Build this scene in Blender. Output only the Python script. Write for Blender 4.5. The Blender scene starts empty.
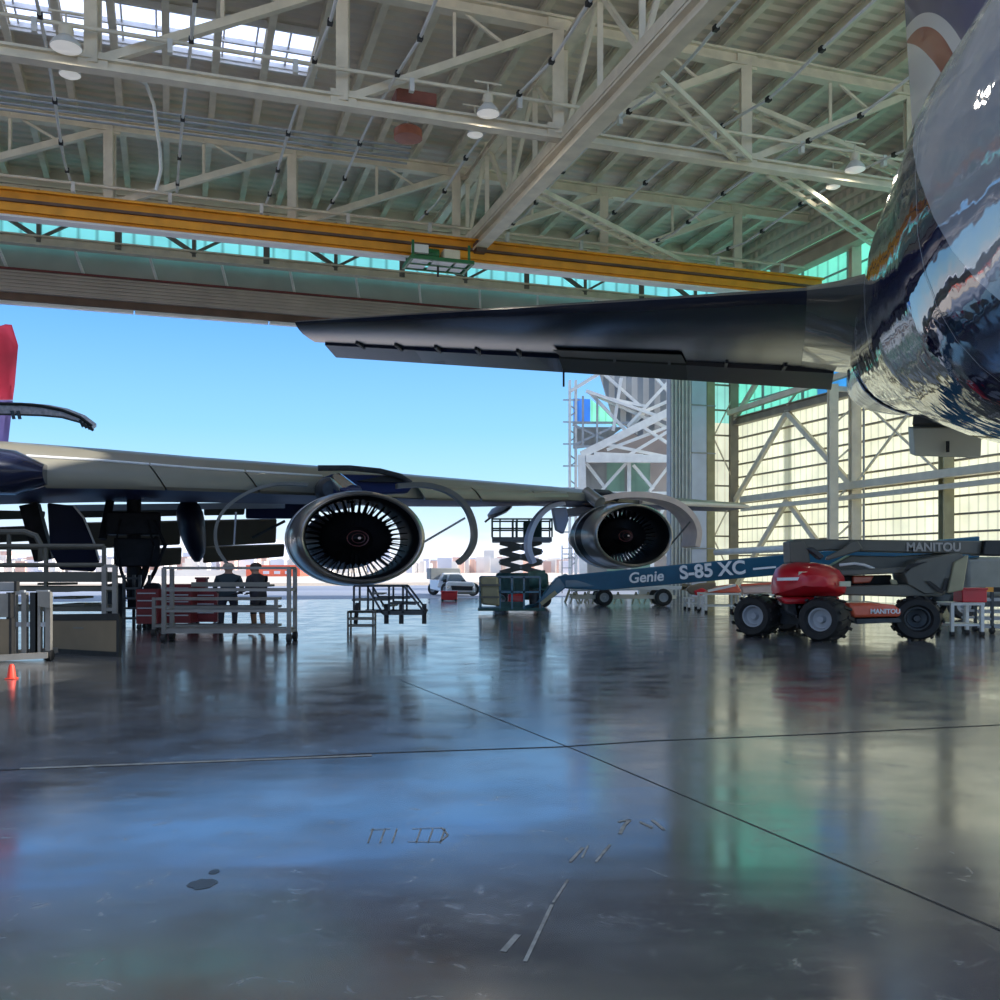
import bpy, bmesh, math, random
from mathutils import Vector, Matrix
random.seed(7)
sc = bpy.context.scene
col = sc.collection
V = Vector
Z = V((0, 0, 1))
F, CX, HY, CH = 985.0, 500.0, 570.0, 1.65
ANG = math.atan2(330, 985)
cu, su = math.cos(ANG), math.sin(ANG)
U, W = V((cu, su, 0)), V((-su, cu, 0))          # along the door, into the hangar

def P(px, py, Y): return V(((px - CX) / F * Y, Y, CH - (py - HY) / F * Y))
def G(px, py, z=0.0): return P(px, py, (CH - z) * F / (py - HY))
def H(u, v, z=0.0): return U * u + W * v + Z * z
def PV(px, py, v):
    d = (px - CX) / F
    return P(px, py, v / (-su * d + cu))
def PU(px, py, u):
    d = (px - CX) / F
    return P(px, py, u / (cu * d + su))
def lerp(a, b, t): return a + (b - a) * t
def interp(x, tab):
    if x <= tab[0][0]: return tab[0][1]
    for (a, ya), (b, yb) in zip(tab, tab[1:]):
        if x <= b: return ya + (yb - ya) * (x - a) / (b - a)
    return tab[-1][1]

# ------------------------------------------------------------------ materials
def mat(name, c, rough=0.5, metal=0.0, var=0.12, scale=3.0, bump=0.0, coat=0.0, emit=None, trans=0.0, stretch=None, spec=0.5, es=1.0, bd=0.05):
    m = bpy.data.materials.new(name); m.use_nodes = True
    nt = m.node_tree; nd = nt.nodes; lk = nt.links
    b = nd['Principled BSDF']
    b.inputs['Roughness'].default_value = rough; b.inputs['Metallic'].default_value = metal
    b.inputs['Coat Weight'].default_value = coat; b.inputs['Coat Roughness'].default_value = 0.03
    b.inputs['Specular IOR Level'].default_value = spec
    tc = nd.new('ShaderNodeTexCoord'); mp = nd.new('ShaderNodeMapping')
    lk.new(tc.outputs['Object'], mp.inputs['Vector'])
    if stretch: mp.inputs['Scale'].default_value = stretch
    n = nd.new('ShaderNodeTexNoise'); n.inputs['Scale'].default_value = scale; n.inputs['Detail'].default_value = 5
    lk.new(mp.outputs['Vector'], n.inputs['Vector'])
    r = nd.new('ShaderNodeValToRGB')
    r.color_ramp.elements[0].position = 0.3; r.color_ramp.elements[1].position = 0.72
    r.color_ramp.elements[0].color = (*[x * (1 - var) for x in c], 1)
    r.color_ramp.elements[1].color = (*[min(1, x * (1 + var)) for x in c], 1)
    lk.new(n.outputs['Fac'], r.inputs['Fac']); lk.new(r.outputs['Color'], b.inputs['Base Color'])
    if bump:
        bp = nd.new('ShaderNodeBump'); bp.inputs['Strength'].default_value = bump; bp.inputs['Distance'].default_value = bd
        lk.new(n.outputs['Fac'], bp.inputs['Height']); lk.new(bp.outputs['Normal'], b.inputs['Normal'])
    if emit:
        b.inputs['Emission Color'].default_value = (*emit, 1); b.inputs['Emission Strength'].default_value = es
    if trans: b.inputs['Transmission Weight'].default_value = trans
    return m

def panel_mat(name, c, period, axis, glow=0.0, alpha_tint=None, dark=0.8, tr=0.6):
    """translucent sheet with ribs, emission added to stand for daylight; axis = direction across the ribs"""
    m = bpy.data.materials.new(name); m.use_nodes = True
    nt = m.node_tree; nd = nt.nodes; lk = nt.links; nd.clear()
    out = nd.new('ShaderNodeOutputMaterial')
    geo = nd.new('ShaderNodeNewGeometry'); dot = nd.new('ShaderNodeVectorMath'); dot.operation = 'DOT_PRODUCT'
    dot.inputs[1].default_value = axis; lk.new(geo.outputs['Position'], dot.inputs[0])
    fr = nd.new('ShaderNodeMath'); fr.operation = 'PINGPONG'; fr.inputs[1].default_value = period / 2
    lk.new(dot.outputs['Value'], fr.inputs[0])
    rp = nd.new('ShaderNodeValToRGB')
    rp.color_ramp.elements[0].color = (*[x * dark for x in c], 1); rp.color_ramp.elements[1].color = (*c, 1)
    rp.color_ramp.elements[0].position = 0.0; rp.color_ramp.elements[1].position = 0.3
    dv = nd.new('ShaderNodeMath'); dv.operation = 'DIVIDE'; dv.inputs[1].default_value = period / 2
    lk.new(fr.outputs[0], dv.inputs[0]); lk.new(dv.outputs[0], rp.inputs['Fac'])
    no = nd.new('ShaderNodeTexNoise'); no.inputs['Scale'].default_value = 0.5; no.inputs['Detail'].default_value = 4
    lk.new(geo.outputs['Position'], no.inputs['Vector'])
    mr = nd.new('ShaderNodeMapRange'); mr.inputs[1].default_value = 0.3; mr.inputs[2].default_value = 0.7
    mr.inputs[3].default_value = 0.8; mr.inputs[4].default_value = 1.08; lk.new(no.outputs['Fac'], mr.inputs[0])
    mu = nd.new('ShaderNodeMixRGB'); mu.blend_type = 'MULTIPLY'; mu.inputs[0].default_value = 1
    lk.new(rp.outputs['Color'], mu.inputs[1]); lk.new(mr.outputs[0], mu.inputs[2])
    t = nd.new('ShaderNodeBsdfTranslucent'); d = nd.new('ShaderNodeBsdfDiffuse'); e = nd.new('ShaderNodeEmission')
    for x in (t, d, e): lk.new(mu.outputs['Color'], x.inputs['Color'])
    e.inputs['Strength'].default_value = glow  # added emission stands for daylight coming through the sheet
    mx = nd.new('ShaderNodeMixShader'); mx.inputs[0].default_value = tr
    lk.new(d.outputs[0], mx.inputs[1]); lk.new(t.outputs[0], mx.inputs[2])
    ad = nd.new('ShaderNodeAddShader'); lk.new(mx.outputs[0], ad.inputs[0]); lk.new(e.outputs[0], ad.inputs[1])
    lk.new(ad.outputs[0], out.inputs['Surface'])
    return m

M = {}
M['steel'] = mat('cream_painted_steel', (0.76, 0.69, 0.55), 0.5, 0, 0.12, 1.5)
M['steel_dark'] = mat('shop_grey_steel', (0.17, 0.165, 0.14), 0.5, 0, 0.15, 1.5)
M['runway_beige'] = mat('beige_brown_runway', (0.55, 0.44, 0.33), 0.5, 0, 0.15, 1)
M['cart_grey'] = mat('dull_galvanised_tube', (0.24, 0.23, 0.21), 0.5, 0.2, 0.15, 3)
M['steel_white'] = mat('white_painted_steel', (0.72, 0.72, 0.70), 0.45, 0, 0.08, 2)
M['steel_grey'] = mat('grey_painted_steel', (0.36, 0.38, 0.40), 0.5, 0, 0.1, 2)
M['steel_brown'] = mat('brown_grey_steel', (0.30, 0.26, 0.19), 0.55, 0, 0.2, 1.2)
M['blue_white'] = mat('pale_blue_steel', (0.62, 0.68, 0.86), 0.5, 0, 0.08, 1)
M['yellow'] = mat('crane_yellow', (0.80, 0.33, 0.02), 0.4, 0, 0.14, 1.2)
M['white'] = mat('white_paint', (0.80, 0.80, 0.80), 0.4, 0, 0.05, 2)
M['black'] = mat('black_rubber', (0.018, 0.018, 0.018), 0.65, 0, 0.3, 8)
M['black_gloss'] = mat('black_metal', (0.012, 0.012, 0.014), 0.3, 0.3, 0.2, 6)
M['dark'] = mat('dark_machinery', (0.045, 0.05, 0.055), 0.45, 0.2, 0.4, 5)
M['chrome'] = mat('polished_aluminium', (0.75, 0.76, 0.78), 0.14, 1.0, 0.06, 4)
M['wing_grey'] = mat('wing_grey_paint', (0.25, 0.235, 0.185), 0.42, 0, 0.08, 0.8, coat=0.1)
M['wing_under'] = mat('wing_underside_blue', (0.018, 0.028, 0.10), 0.5, 0, 0.25, 0.5, spec=.2)
M['flap'] = mat('flap_olive_grey', (0.10, 0.095, 0.075), 0.45, 0, 0.2, 0.7)
M['navy'] = mat('navy_gloss_paint', (0.014, 0.02, 0.055), 0.25, 0, 0.2, 1, coat=.25)
M['gear_dark'] = mat('grimy_gear_black', (0.014, 0.015, 0.018), 0.6, 0, 0.4, 4, spec=.25)
M['fairing'] = mat('fairing_navy', (0.012, 0.016, 0.04), 0.42, 0, 0.2, 1, spec=.25)
M['platform'] = mat('platform_grey_green', (0.085, 0.085, 0.07), 0.55, 0, 0.15, 2)
M['heater'] = mat('rusty_heater_red', (0.30, 0.10, 0.07), 0.6, 0, 0.25, 2)
M['nacelle'] = mat('nacelle_grey', (0.33, 0.32, 0.30), 0.28, 0.55, 0.12, 1.0, coat=0.3)
M['red'] = mat('red_paint', (0.62, 0.012, 0.022), 0.35, 0, 0.12, 2, coat=0.25)
M['red_dull'] = mat('dull_red_steel', (0.15, 0.012, 0.014), 0.5, 0, 0.2, 3)
M['orange'] = mat('orange_red_paint', (0.75, 0.12, 0.05), 0.35, 0, 0.12, 3, coat=0.5)
M['olive'] = mat('olive_grey_boom', (0.13, 0.125, 0.10), 0.45, 0, 0.15, 1.5)
M['olive_light'] = mat('khaki_steel', (0.36, 0.33, 0.20), 0.5, 0, 0.12, 2)
M['teal'] = mat('teal_blue_paint', (0.015, 0.115, 0.20), 0.35, 0, 0.12, 2, coat=0.5)
M['green_machine'] = mat('dark_green_machine', (0.03, 0.10, 0.09), 0.5, 0, 0.35, 5)
M['green'] = mat('hoist_green', (0.02, 0.16, 0.05), 0.45, 0, 0.2, 4)
M['tan'] = mat('tan_board', (0.22, 0.165, 0.10), 0.6, 0, 0.08, 2)
M['shirt_dark'] = mat('dark_cloth', (0.02, 0.025, 0.035), 0.8, 0, 0.2, 6)
M['hair'] = mat('dark_hair', (0.03, 0.02, 0.015), 0.6, 0, 0.3, 30)
M['hair_grey'] = mat('grey_hair', (0.30, 0.27, 0.22), 0.7, 0, 0.3, 30)
M['cone'] = mat('cone_orange', (0.85, 0.06, 0.03), 0.5, 0, 0.08, 6)
M['glass_sky_tint'] = mat('sky_tinted_windscreen', (0.16, 0.21, 0.26), 0.06, 0, 0.1, 2, coat=1)  # blue-grey put into the base colour for reflected sky
M['car_white'] = mat('white_car_paint', (0.85, 0.86, 0.88), 0.25, 0, 0.03, 2, coat=0.6)
M['tarp_grey'] = mat('grey_canopy_cloth', (0.28, 0.29, 0.29), 0.7, 0, 0.1, 2)
M['lens'] = mat('lamp_lens', (0.9, 0.9, 0.88), 0.3, 0, 0.02, 2, emit=(1, 0.97, 0.92), es=0.16)
M['plastic_wrap'] = mat('crinkled_clear_wrap', (0.80, 0.82, 0.84), 0.10, 0.75, 0.35, 3.2, bump=1.0, bd=0.3)
M['text_white'] = mat('white_lettering', (0.82, 0.84, 0.84), 0.5, 0, 0.05, 2)
M['text_grey'] = mat('grey_lettering', (0.45, 0.42, 0.38), 0.5, 0, 0.05, 2)
M['brown'] = mat('brown_fascia', (0.13, 0.075, 0.05), 0.6, 0, 0.3, 1)
M['dark_red'] = mat('dark_red_trim', (0.16, 0.03, 0.03), 0.5, 0, 0.2, 1)
M['louver'] = mat('louvred_grey_brown', (0.42, 0.37, 0.33), 0.5, 0, 0.15, 0.6)
M['soffit'] = mat('soffit_grey', (0.40, 0.40, 0.38), 0.6, 0, 0.12, 0.5)
M['pink_beige'] = mat('pinkish_cowl_lining', (0.62, 0.48, 0.42), 0.5, 0, 0.1, 2)
M['pink_lit'] = mat('lit_pink_slat', (0.80, 0.70, 0.64), 0.5, 0, 0.06, 2)  # pale pink stands for light falling on the outer wing
M['door_lining'] = mat('cargo_door_lining', (0.50, 0.42, 0.42), 0.6, 0, 0.35, 6)
M['panel_beige'] = mat('access_panel_beige', (0.66, 0.62, 0.44), 0.5, 0, 0.05, 1)
M['glass_tank'] = mat('grey_green_cover', (0.20, 0.21, 0.19), 0.4, 0, 0.12, 2)
M['chalk'] = mat('worn_floor_paint', (0.27, 0.28, 0.27), 0.6, 0, 0.4, 12)
M['joint'] = mat('floor_joint_filler', (0.02, 0.022, 0.03), 0.6, 0, 0.3, 3)
M['stain'] = mat('oil_stain', (0.05, 0.052, 0.055), 0.3, 0, 0.3, 6)
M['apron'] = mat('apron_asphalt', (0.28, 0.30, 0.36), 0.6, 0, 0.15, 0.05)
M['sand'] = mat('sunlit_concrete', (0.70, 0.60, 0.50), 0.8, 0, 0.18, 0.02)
M['hill'] = mat('hazy_hills', (0.78, 0.80, 0.86), 0.9, 0, 0.15, 0.004)  # distance haze put into the hill colour
M['city_pale'] = mat('hazy_pale_render', (0.88, 0.80, 0.74), 0.8, 0, 0.2, 0.02)  # town colours lightened to stand for haze
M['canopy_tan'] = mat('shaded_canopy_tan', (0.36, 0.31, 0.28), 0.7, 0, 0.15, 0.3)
M['city_rust'] = mat('hazy_terracotta_render', (0.74, 0.50, 0.42), 0.8, 0, 0.2, 0.02)
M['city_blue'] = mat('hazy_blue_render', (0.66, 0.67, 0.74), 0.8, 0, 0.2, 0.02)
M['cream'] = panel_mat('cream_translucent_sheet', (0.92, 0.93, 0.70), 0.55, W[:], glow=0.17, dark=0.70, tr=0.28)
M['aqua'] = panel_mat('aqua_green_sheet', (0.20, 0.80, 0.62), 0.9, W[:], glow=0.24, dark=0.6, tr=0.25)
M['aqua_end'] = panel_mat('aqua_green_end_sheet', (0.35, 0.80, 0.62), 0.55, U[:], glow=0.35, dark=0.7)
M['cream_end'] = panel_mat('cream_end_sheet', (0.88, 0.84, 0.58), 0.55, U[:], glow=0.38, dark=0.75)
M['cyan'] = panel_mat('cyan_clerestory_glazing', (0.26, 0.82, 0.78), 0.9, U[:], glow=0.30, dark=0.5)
M['sky_pane'] = panel_mat('sky_glow_rooflight', (0.62, 0.72, 1.0), 0.9, U[:], glow=0.72, dark=0.75)  # blue emission stands for the sky seen through the glass
M['blue_pane'] = panel_mat('blue_sheet', (0.10, 0.32, 0.75), 1.2, U[:], glow=0.25, dark=0.8)
M['green_pane'] = panel_mat('shaded_green_sheet', (0.34, 0.50, 0.42), 1.2, U[:], glow=0.03, dark=0.9)
M['white_pane'] = panel_mat('shaded_white_sheet', (0.42, 0.43, 0.42), 1.2, U[:], glow=0.02, dark=0.9)  # far hangar sheets darkened to stand for shade inside the bay

def corrugated(name, c, axis, period, rough=0.5, strength=0.7):
    m = mat(name, c, rough, 0, 0.18, 0.25)
    nt = m.node_tree; nd = nt.nodes; lk = nt.links
    geo = nd.new('ShaderNodeNewGeometry'); dot = nd.new('ShaderNodeVectorMath'); dot.operation = 'DOT_PRODUCT'
    dot.inputs[1].default_value = axis; lk.new(geo.outputs['Position'], dot.inputs[0])
    fr = nd.new('ShaderNodeMath'); fr.operation = 'PINGPONG'; fr.inputs[1].default_value = period / 2
    lk.new(dot.outputs['Value'], fr.inputs[0])
    bp = nd.new('ShaderNodeBump'); bp.inputs['Strength'].default_value = strength; bp.inputs['Distance'].default_value = 0.6
    lk.new(fr.outputs[0], bp.inputs['Height']); lk.new(bp.outputs['Normal'], nd['Principled BSDF'].inputs['Normal'])
    return m
M['roof'] = corrugated('corrugated_roof_deck', (0.78, 0.69, 0.56), W[:], 0.62)
M['far_roof'] = corrugated('far_corrugated_deck', (0.26, 0.28, 0.30), U[:], 0.9)  # dark deck colour stands for shade under the far roof

def floor_mat():
    m = bpy.data.materials.new('polished_hangar_concrete'); m.use_nodes = True
    nt = m.node_tree; nd = nt.nodes; lk = nt.links; b = nd['Principled BSDF']
    geo = nd.new('ShaderNodeNewGeometry')
    n1 = nd.new('ShaderNodeTexNoise'); n1.inputs['Scale'].default_value = 0.55; n1.inputs['Detail'].default_value = 9; n1.inputs['Roughness'].default_value = 0.62
    n1.inputs['Distortion'].default_value = 0.6
    lk.new(geo.outputs['Position'], n1.inputs['Vector'])
    r = nd.new('ShaderNodeValToRGB'); e = r.color_ramp.elements
    e[0].position = 0.3; e[0].color = (0.07, 0.074, 0.08, 1); e[1].position = 0.75; e[1].color = (0.18, 0.18, 0.178, 1)
    lk.new(n1.outputs['Fac'], r.inputs['Fac'])
    n4 = nd.new('ShaderNodeTexNoise'); n4.inputs['Scale'].default_value = 4.5; n4.inputs['Detail'].default_value = 10; n4.inputs['Roughness'].default_value = 0.7; n4.inputs['Distortion'].default_value = 1.2
    lk.new(geo.outputs['Position'], n4.inputs['Vector'])
    m4 = nd.new('ShaderNodeMapRange'); m4.inputs[1].default_value = 0.56; m4.inputs[2].default_value = 0.74; m4.inputs[4].default_value = 0.55; lk.new(n4.outputs['Fac'], m4.inputs[0])
    x4 = nd.new('ShaderNodeMixRGB'); lk.new(m4.outputs[0], x4.inputs[0]); lk.new(r.outputs['Color'], x4.inputs[1]); x4.inputs[2].default_value = (0.34, 0.34, 0.33, 1)
    lk.new(x4.outputs[0], b.inputs['Base Color'])
    n2 = nd.new('ShaderNodeTexNoise'); n2.inputs['Scale'].default_value = 1.3; n2.inputs['Detail'].default_value = 7
    lk.new(geo.outputs['Position'], n2.inputs['Vector'])
    mr = nd.new('ShaderNodeMapRange'); mr.inputs[1].default_value = 0.3; mr.inputs[2].default_value = 0.75
    mr.inputs[3].default_value = 0.09; mr.inputs[4].default_value = 0.22
    lk.new(n2.outputs['Fac'], mr.inputs[0]); a4 = nd.new('ShaderNodeMath'); a4.operation = 'MULTIPLY_ADD'; a4.inputs[1].default_value = 0.22; lk.new(m4.outputs[0], a4.inputs[0]); lk.new(mr.outputs[0], a4.inputs[2]); lk.new(a4.outputs[0], b.inputs['Roughness'])
    b.inputs['IOR'].default_value = 3.6
    mp = nd.new('ShaderNodeMapping'); mp.inputs['Scale'].default_value = (0.35, 1.1, 1); lk.new(geo.outputs['Position'], mp.inputs['Vector'])
    n3 = nd.new('ShaderNodeTexNoise'); n3.inputs['Scale'].default_value = 1.1; n3.inputs['Detail'].default_value = 2
    lk.new(mp.outputs['Vector'], n3.inputs['Vector'])
    bp = nd.new('ShaderNodeBump'); bp.inputs['Strength'].default_value = 0.24; bp.inputs['Distance'].default_value = 0.02
    lk.new(n3.outputs['Fac'], bp.inputs['Height']); lk.new(bp.outputs['Normal'], b.inputs['Normal'])
    return m
M['floor'] = floor_mat()

# ------------------------------------------------------------------ mesh builder
def basis(d):
    d = d.normalized()
    s = d.cross(Z)
    if s.length < 1e-4: s = V((1, 0, 0))
    s.normalize(); return d, s, s.cross(d).normalized()

class MB:
    def __init__(s): s.v = []; s.f = []
    def add(s, vs, fs):
        n = len(s.v); s.v += [V(v) for v in vs]; s.f += [tuple(i + n for i in f) for f in fs]; return s
    def loft(s, rings, caps=True):
        n = len(rings[0]); vs = [p for r in rings for p in r]; fs = []
        for k in range(len(rings) - 1):
            for i in range(n):
                j = (i + 1) % n
                fs.append((k * n + i, k * n + j, (k + 1) * n + j, (k + 1) * n + i))
        if caps: fs += [tuple(range(n))[::-1], tuple(range((len(rings) - 1) * n, len(rings) * n))]
        return s.add(vs, fs)
    def beam(s, a, b, w, h, roll=None):
        d, x, y = basis(b - a)
        if roll is not None:
            x = roll - d * roll.dot(d); x.normalize(); y = x.cross(d)
        r = [x * w / 2 + y * h / 2, -x * w / 2 + y * h / 2, -x * w / 2 - y * h / 2, x * w / 2 - y * h / 2]
        return s.loft([[a + q for q in r], [b + q for q in r]])
    def ibeam(s, a, b, w, h, t=0.05):
        d, x, y = basis(b - a)
        s.beam(a + y * (h / 2 - t / 2), b + y * (h / 2 - t / 2), w, t); s.beam(a - y * (h / 2 - t / 2), b - y * (h / 2 - t / 2), w, t)
        return s.beam(a, b, t, h - 2 * t)
    def box(s, c, sx, sy, sz, ax=None):
        X, Yv, Zv = ax or (V((1, 0, 0)), V((0, 1, 0)), Z)
        r = [X * (a * sx / 2) + Yv * (b * sy / 2) for a, b in ((1, 1), (-1, 1), (-1, -1), (1, -1))]
        return s.loft([[c + q - Zv * sz / 2 for q in r], [c + q + Zv * sz / 2 for q in r]])
    def tube(s, a, b, r, n=10, r2=None):
        d, x, y = basis(b - a); r2 = r if r2 is None else r2
        c = [(math.cos(2 * math.pi * i / n), math.sin(2 * math.pi * i / n)) for i in range(n)]
        return s.loft([[a + x * (p * r) + y * (q * r) for p, q in c], [b + x * (p * r2) + y * (q * r2) for p, q in c]])
    def path(s, pts, r, n=8):
        rings = []
        for i, p in enumerate(pts):
            d, x, y = basis(pts[min(i + 1, len(pts) - 1)] - pts[max(i - 1, 0)])
            rings.append([p + x * (r * math.cos(2 * math.pi * k / n)) + y * (r * math.sin(2 * math.pi * k / n)) for k in range(n)])
        return s.loft(rings)
    def prism(s, pts, ext):
        return s.loft([list(pts), [p + ext for p in pts]])
    def lathe(s, c, ax, hx, prof, n=48, kx=1.0, ky=1.0, caps=False):
        up = Z if abs(ax.z) < 0.9 else ax.cross(hx).normalized()
        rings = [[c + ax * t + hx * (r * kx * math.cos(2 * math.pi * i / n)) + up * (r * ky * math.sin(2 * math.pi * i / n)) for i in range(n)] for t, r in prof]
        return s.loft(rings, caps)
    def ball(s, c, rx, ry, rz, n=16, m=10):
        rings = []
        for k in range(1, m):
            th = math.pi * k / m
            rings.append([c + V((rx * math.sin(th) * math.cos(2 * math.pi * i / n), ry * math.sin(th) * math.sin(2 * math.pi * i / n), -rz * math.cos(th))) for i in range(n)])
        return s.loft(rings)
    def build(s, name, material, parent=None, bevel=0.0, seg=2, kind=None, label=None, cat=None, group=None, smooth=True):
        me = bpy.data.meshes.new(name)
        off = V((0, 0, 0))
        if parent is not None:
            p = parent
            while p is not None: off += p.location; p = p.parent
        me.from_pydata([tuple(v - off) for v in s.v], [], s.f)
        bm = bmesh.new(); bm.from_mesh(me); bmesh.ops.recalc_face_normals(bm, faces=bm.faces); bm.to_mesh(me); bm.free()
        if smooth:
            for q in me.polygons: q.use_smooth = True
            me.set_sharp_from_angle(angle=math.radians(38))
        me.materials.append(material)
        o = bpy.data.objects.new(name, me); col.objects.link(o)
        if parent is not None: o.parent = parent
        if bevel:
            b = o.modifiers.new('bevel', 'BEVEL'); b.width = bevel; b.segments = seg; b.limit_method = 'ANGLE'; b.angle_limit = math.radians(40)
            b.harden_normals = False
        tag(o, label, cat, group, kind)
        return o

def tag(o, label=None, cat=None, group=None, kind=None):
    if label: o['label'] = label
    if cat: o['category'] = cat
    if group: o['group'] = group
    if kind: o['kind'] = kind
    return o
def thing(name, loc, label, cat, group=None):
    o = bpy.data.objects.new(name, None); o.location = loc; o.empty_display_size = 0.2; col.objects.link(o)
    return tag(o, label, cat, group)
def children(o): return [c for c in bpy.data.objects if c.parent == o]
def copy_tree(o, loc=None, parent=None):
    c = o.copy(); col.objects.link(c)
    if parent is not None: c.parent = parent
    if loc is not None: c.location = loc
    for ch in children(o): copy_tree(ch, None, c)
    return c
def structure(name, mb, m, parent=None, **k): return mb.build(name, m, parent, kind=None if parent else 'structure', **k)
def lettering(body, name, origin, xdir, ydir, size, m, parent, ext=0.006, shear=0.0, bold=0.022):
    c = bpy.data.curves.new(name, 'FONT'); c.body = body; c.size = size; c.extrude = ext; c.shear = shear; c.offset = size * bold
    fo = bpy.data.objects.new(name + '_font', c); col.objects.link(fo); me = bpy.data.meshes.new_from_object(fo)
    bpy.data.objects.remove(fo); me.materials.clear(); me.materials.append(m); o = bpy.data.objects.new(name, me); col.objects.link(o)
    x = xdir.normalized(); z = x.cross(ydir).normalized(); y = z.cross(x)
    off = V((0, 0, 0)); p = parent
    while p is not None: off += p.location; p = p.parent
    mt = Matrix((x, y, z)).transposed().to_4x4()
    o.parent = parent
    o.matrix_local = Matrix.Translation(origin - off) @ mt
    return o

# ------------------------------------------------------------------ camera, sky, sun
cam = bpy.data.cameras.new('camera'); camo = bpy.data.objects.new('camera', cam); col.objects.link(camo)
camo.location = (0, 0, CH); camo.rotation_euler = (math.pi / 2, 0, 0)
cam.sensor_width = 36; cam.lens = 36 * F / 1000; cam.shift_y = (HY - 500) / 1000; cam.clip_end = 6000
sc.camera = camo
wd = bpy.data.worlds.new('sky'); sc.world = wd; wd.use_nodes = True
nt = wd.node_tree; nd = nt.nodes; lk = nt.links
tc = nd.new('ShaderNodeTexCoord'); sx = nd.new('ShaderNodeSeparateXYZ'); lk.new(tc.outputs['Generated'], sx.inputs[0])
rp = nd.new('ShaderNodeValToRGB'); lk.new(sx.outputs['Z'], rp.inputs['Fac'])
cr = rp.color_ramp
cr.elements[0].position = 0.0; cr.elements[0].color = (0.80, 0.86, 0.93, 1)
cr.elements[1].position = 1.0; cr.elements[1].color = (0.70, 0.76, 0.88, 1)
for p_, c_ in ((0.03, (0.70, 0.82, 0.94)), (0.08, (0.42, 0.72, 0.96)), (0.14, (0.27, 0.60, 0.97)), (0.26, (0.12, 0.39, 0.95)), (0.5, (0.42, 0.58, 0.95))):
    e = cr.elements.new(p_); e.color = (*c_, 1)
cl = nd.new('ShaderNodeTexNoise'); cl.inputs['Scale'].default_value = 5; cl.inputs['Detail'].default_value = 6
mpp = nd.new('ShaderNodeMapping'); mpp.inputs['Scale'].default_value = (1, 1, 5); lk.new(tc.outputs['Generated'], mpp.inputs[0]); lk.new(mpp.outputs[0], cl.inputs['Vector'])
c1 = nd.new('ShaderNodeMapRange'); c1.inputs[1].default_value = 0.5; c1.inputs[2].default_value = 0.72; lk.new(cl.outputs['Fac'], c1.inputs[0])
c2 = nd.new('ShaderNodeMapRange'); c2.inputs[1].default_value = 0.09; c2.inputs[2].default_value = 0.02; lk.new(sx.outputs['Z'], c2.inputs[0])
mm = nd.new('ShaderNodeMath'); mm.operation = 'MULTIPLY'; lk.new(c1.outputs[0], mm.inputs[0]); lk.new(c2.outputs[0], mm.inputs[1])
mx = nd.new('ShaderNodeMixRGB'); lk.new(mm.outputs[0], mx.inputs[0]); lk.new(rp.outputs['Color'], mx.inputs[1]); mx.inputs[2].default_value = (0.95, 0.96, 0.98, 1)
lk.new(mx.outputs[0], nd['Background'].inputs['Color']); nd['Background'].inputs['Strength'].default_value = 0.76
sun = bpy.data.lights.new('sun', 'SUN'); suno = bpy.data.objects.new('sun', sun); col.objects.link(suno)
sun.energy = 4.0; sun.angle = 0.01; sun.color = (1.0, 0.95, 0.86)
sd = (U * 0.80 - W * 0.30 + Z * 0.52).normalized()      # towards the sun
suno.rotation_euler = sd.to_track_quat('Z', 'Y').to_euler(); suno.location = H(80, 0, 60)
sc.view_settings.view_transform = 'Standard'; sc.view_settings.look = 'None'; sc.view_settings.gamma = 1
sc.view_settings.exposure = 0.76; sc.view_settings.use_curve_mapping = False

# ------------------------------------------------------------------ hangar shell
VD, UW, ZB, ZT = 55.0, 34.5, 17.9, 22.0
def roofz(v): return 23.1 - (v - 34) * 0.045
structure('floor', MB().add([H(-70, -40), H(36, -40), H(36, 55.5), H(-70, 55.5)], [(0, 1, 2, 3)]), M['floor'])
structure('ground_apron', MB().add([H(-260, 55.5, -0.01), H(300, 55.5, -0.01), H(300, 104, -0.01), H(-260, 104, -0.01)], [(0, 1, 2, 3)]), M['apron'])
structure('ground_airfield', MB().add([V((-2500, -300, -0.06)), V((2500, -300, -0.06)), V((2500, 2600, -0.06)), V((-2500, 2600, -0.06))], [(0, 1, 2, 3)]), M['sand'])
# floor joints, worn paint and stains
def strip(a, b, w, z=0.003):
    a, b = V((a.x, a.y, z)), V((b.x, b.y, z)); d, x, y = basis(b - a)
    return MB().add([a + x * w / 2, a - x * w / 2, b - x * w / 2, b + x * w / 2], [(0, 1, 2, 3)])
j = MB()
pts = [G(-60, 773), G(120, 765), G(370, 753.5), G(560, 747), G(650, 741), G(800, 735), G(1060, 722)]
for a, b in zip(pts, pts[1:]): j.add(strip(a, b, 0.035).v, [(0, 1, 2, 3)])
structure('floor_joint', j, M['joint'])
structure('floor_joint', strip(G(588, 755), G(1060, 956), 0.012), M['joint'])
structure('floor_joint', strip(G(588, 755), G(400, 680), 0.012), M['joint'])
structure('floor_patch_line', strip(G(20, 769), G(372, 755.5), 0.07, 0.004), M['chalk'])
k = MB()
for a, b, w in (((525, 962), (552, 905), 0.018), ((553, 903), (568, 880), 0.014), ((570, 862), (583, 848), 0.02), ((596, 862), (610, 845), 0.016), ((503, 952), (518, 935), 0.03), ((582, 858), (588, 846), 0.012)):
    k.add(strip(G(*a), G(*b), w).v, [(0, 1, 2, 3)])
structure('floor_marking', k, M['chalk'])
k = MB()
for q in range(7):
    x = 368 + q * 12
    if q != 3: k.add(strip(G(x, 843), G(x + 5, 829), 0.01).v, [(0, 1, 2, 3)])
for a, b in (((412, 829), (442, 828)), ((408, 842), (440, 842)), ((442, 828), (448, 835)), ((448, 835), (440, 842)), ((370, 830), (390, 829))):
    k.add(strip(G(*a), G(*b), 0.012).v, [(0, 1, 2, 3)])
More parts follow.
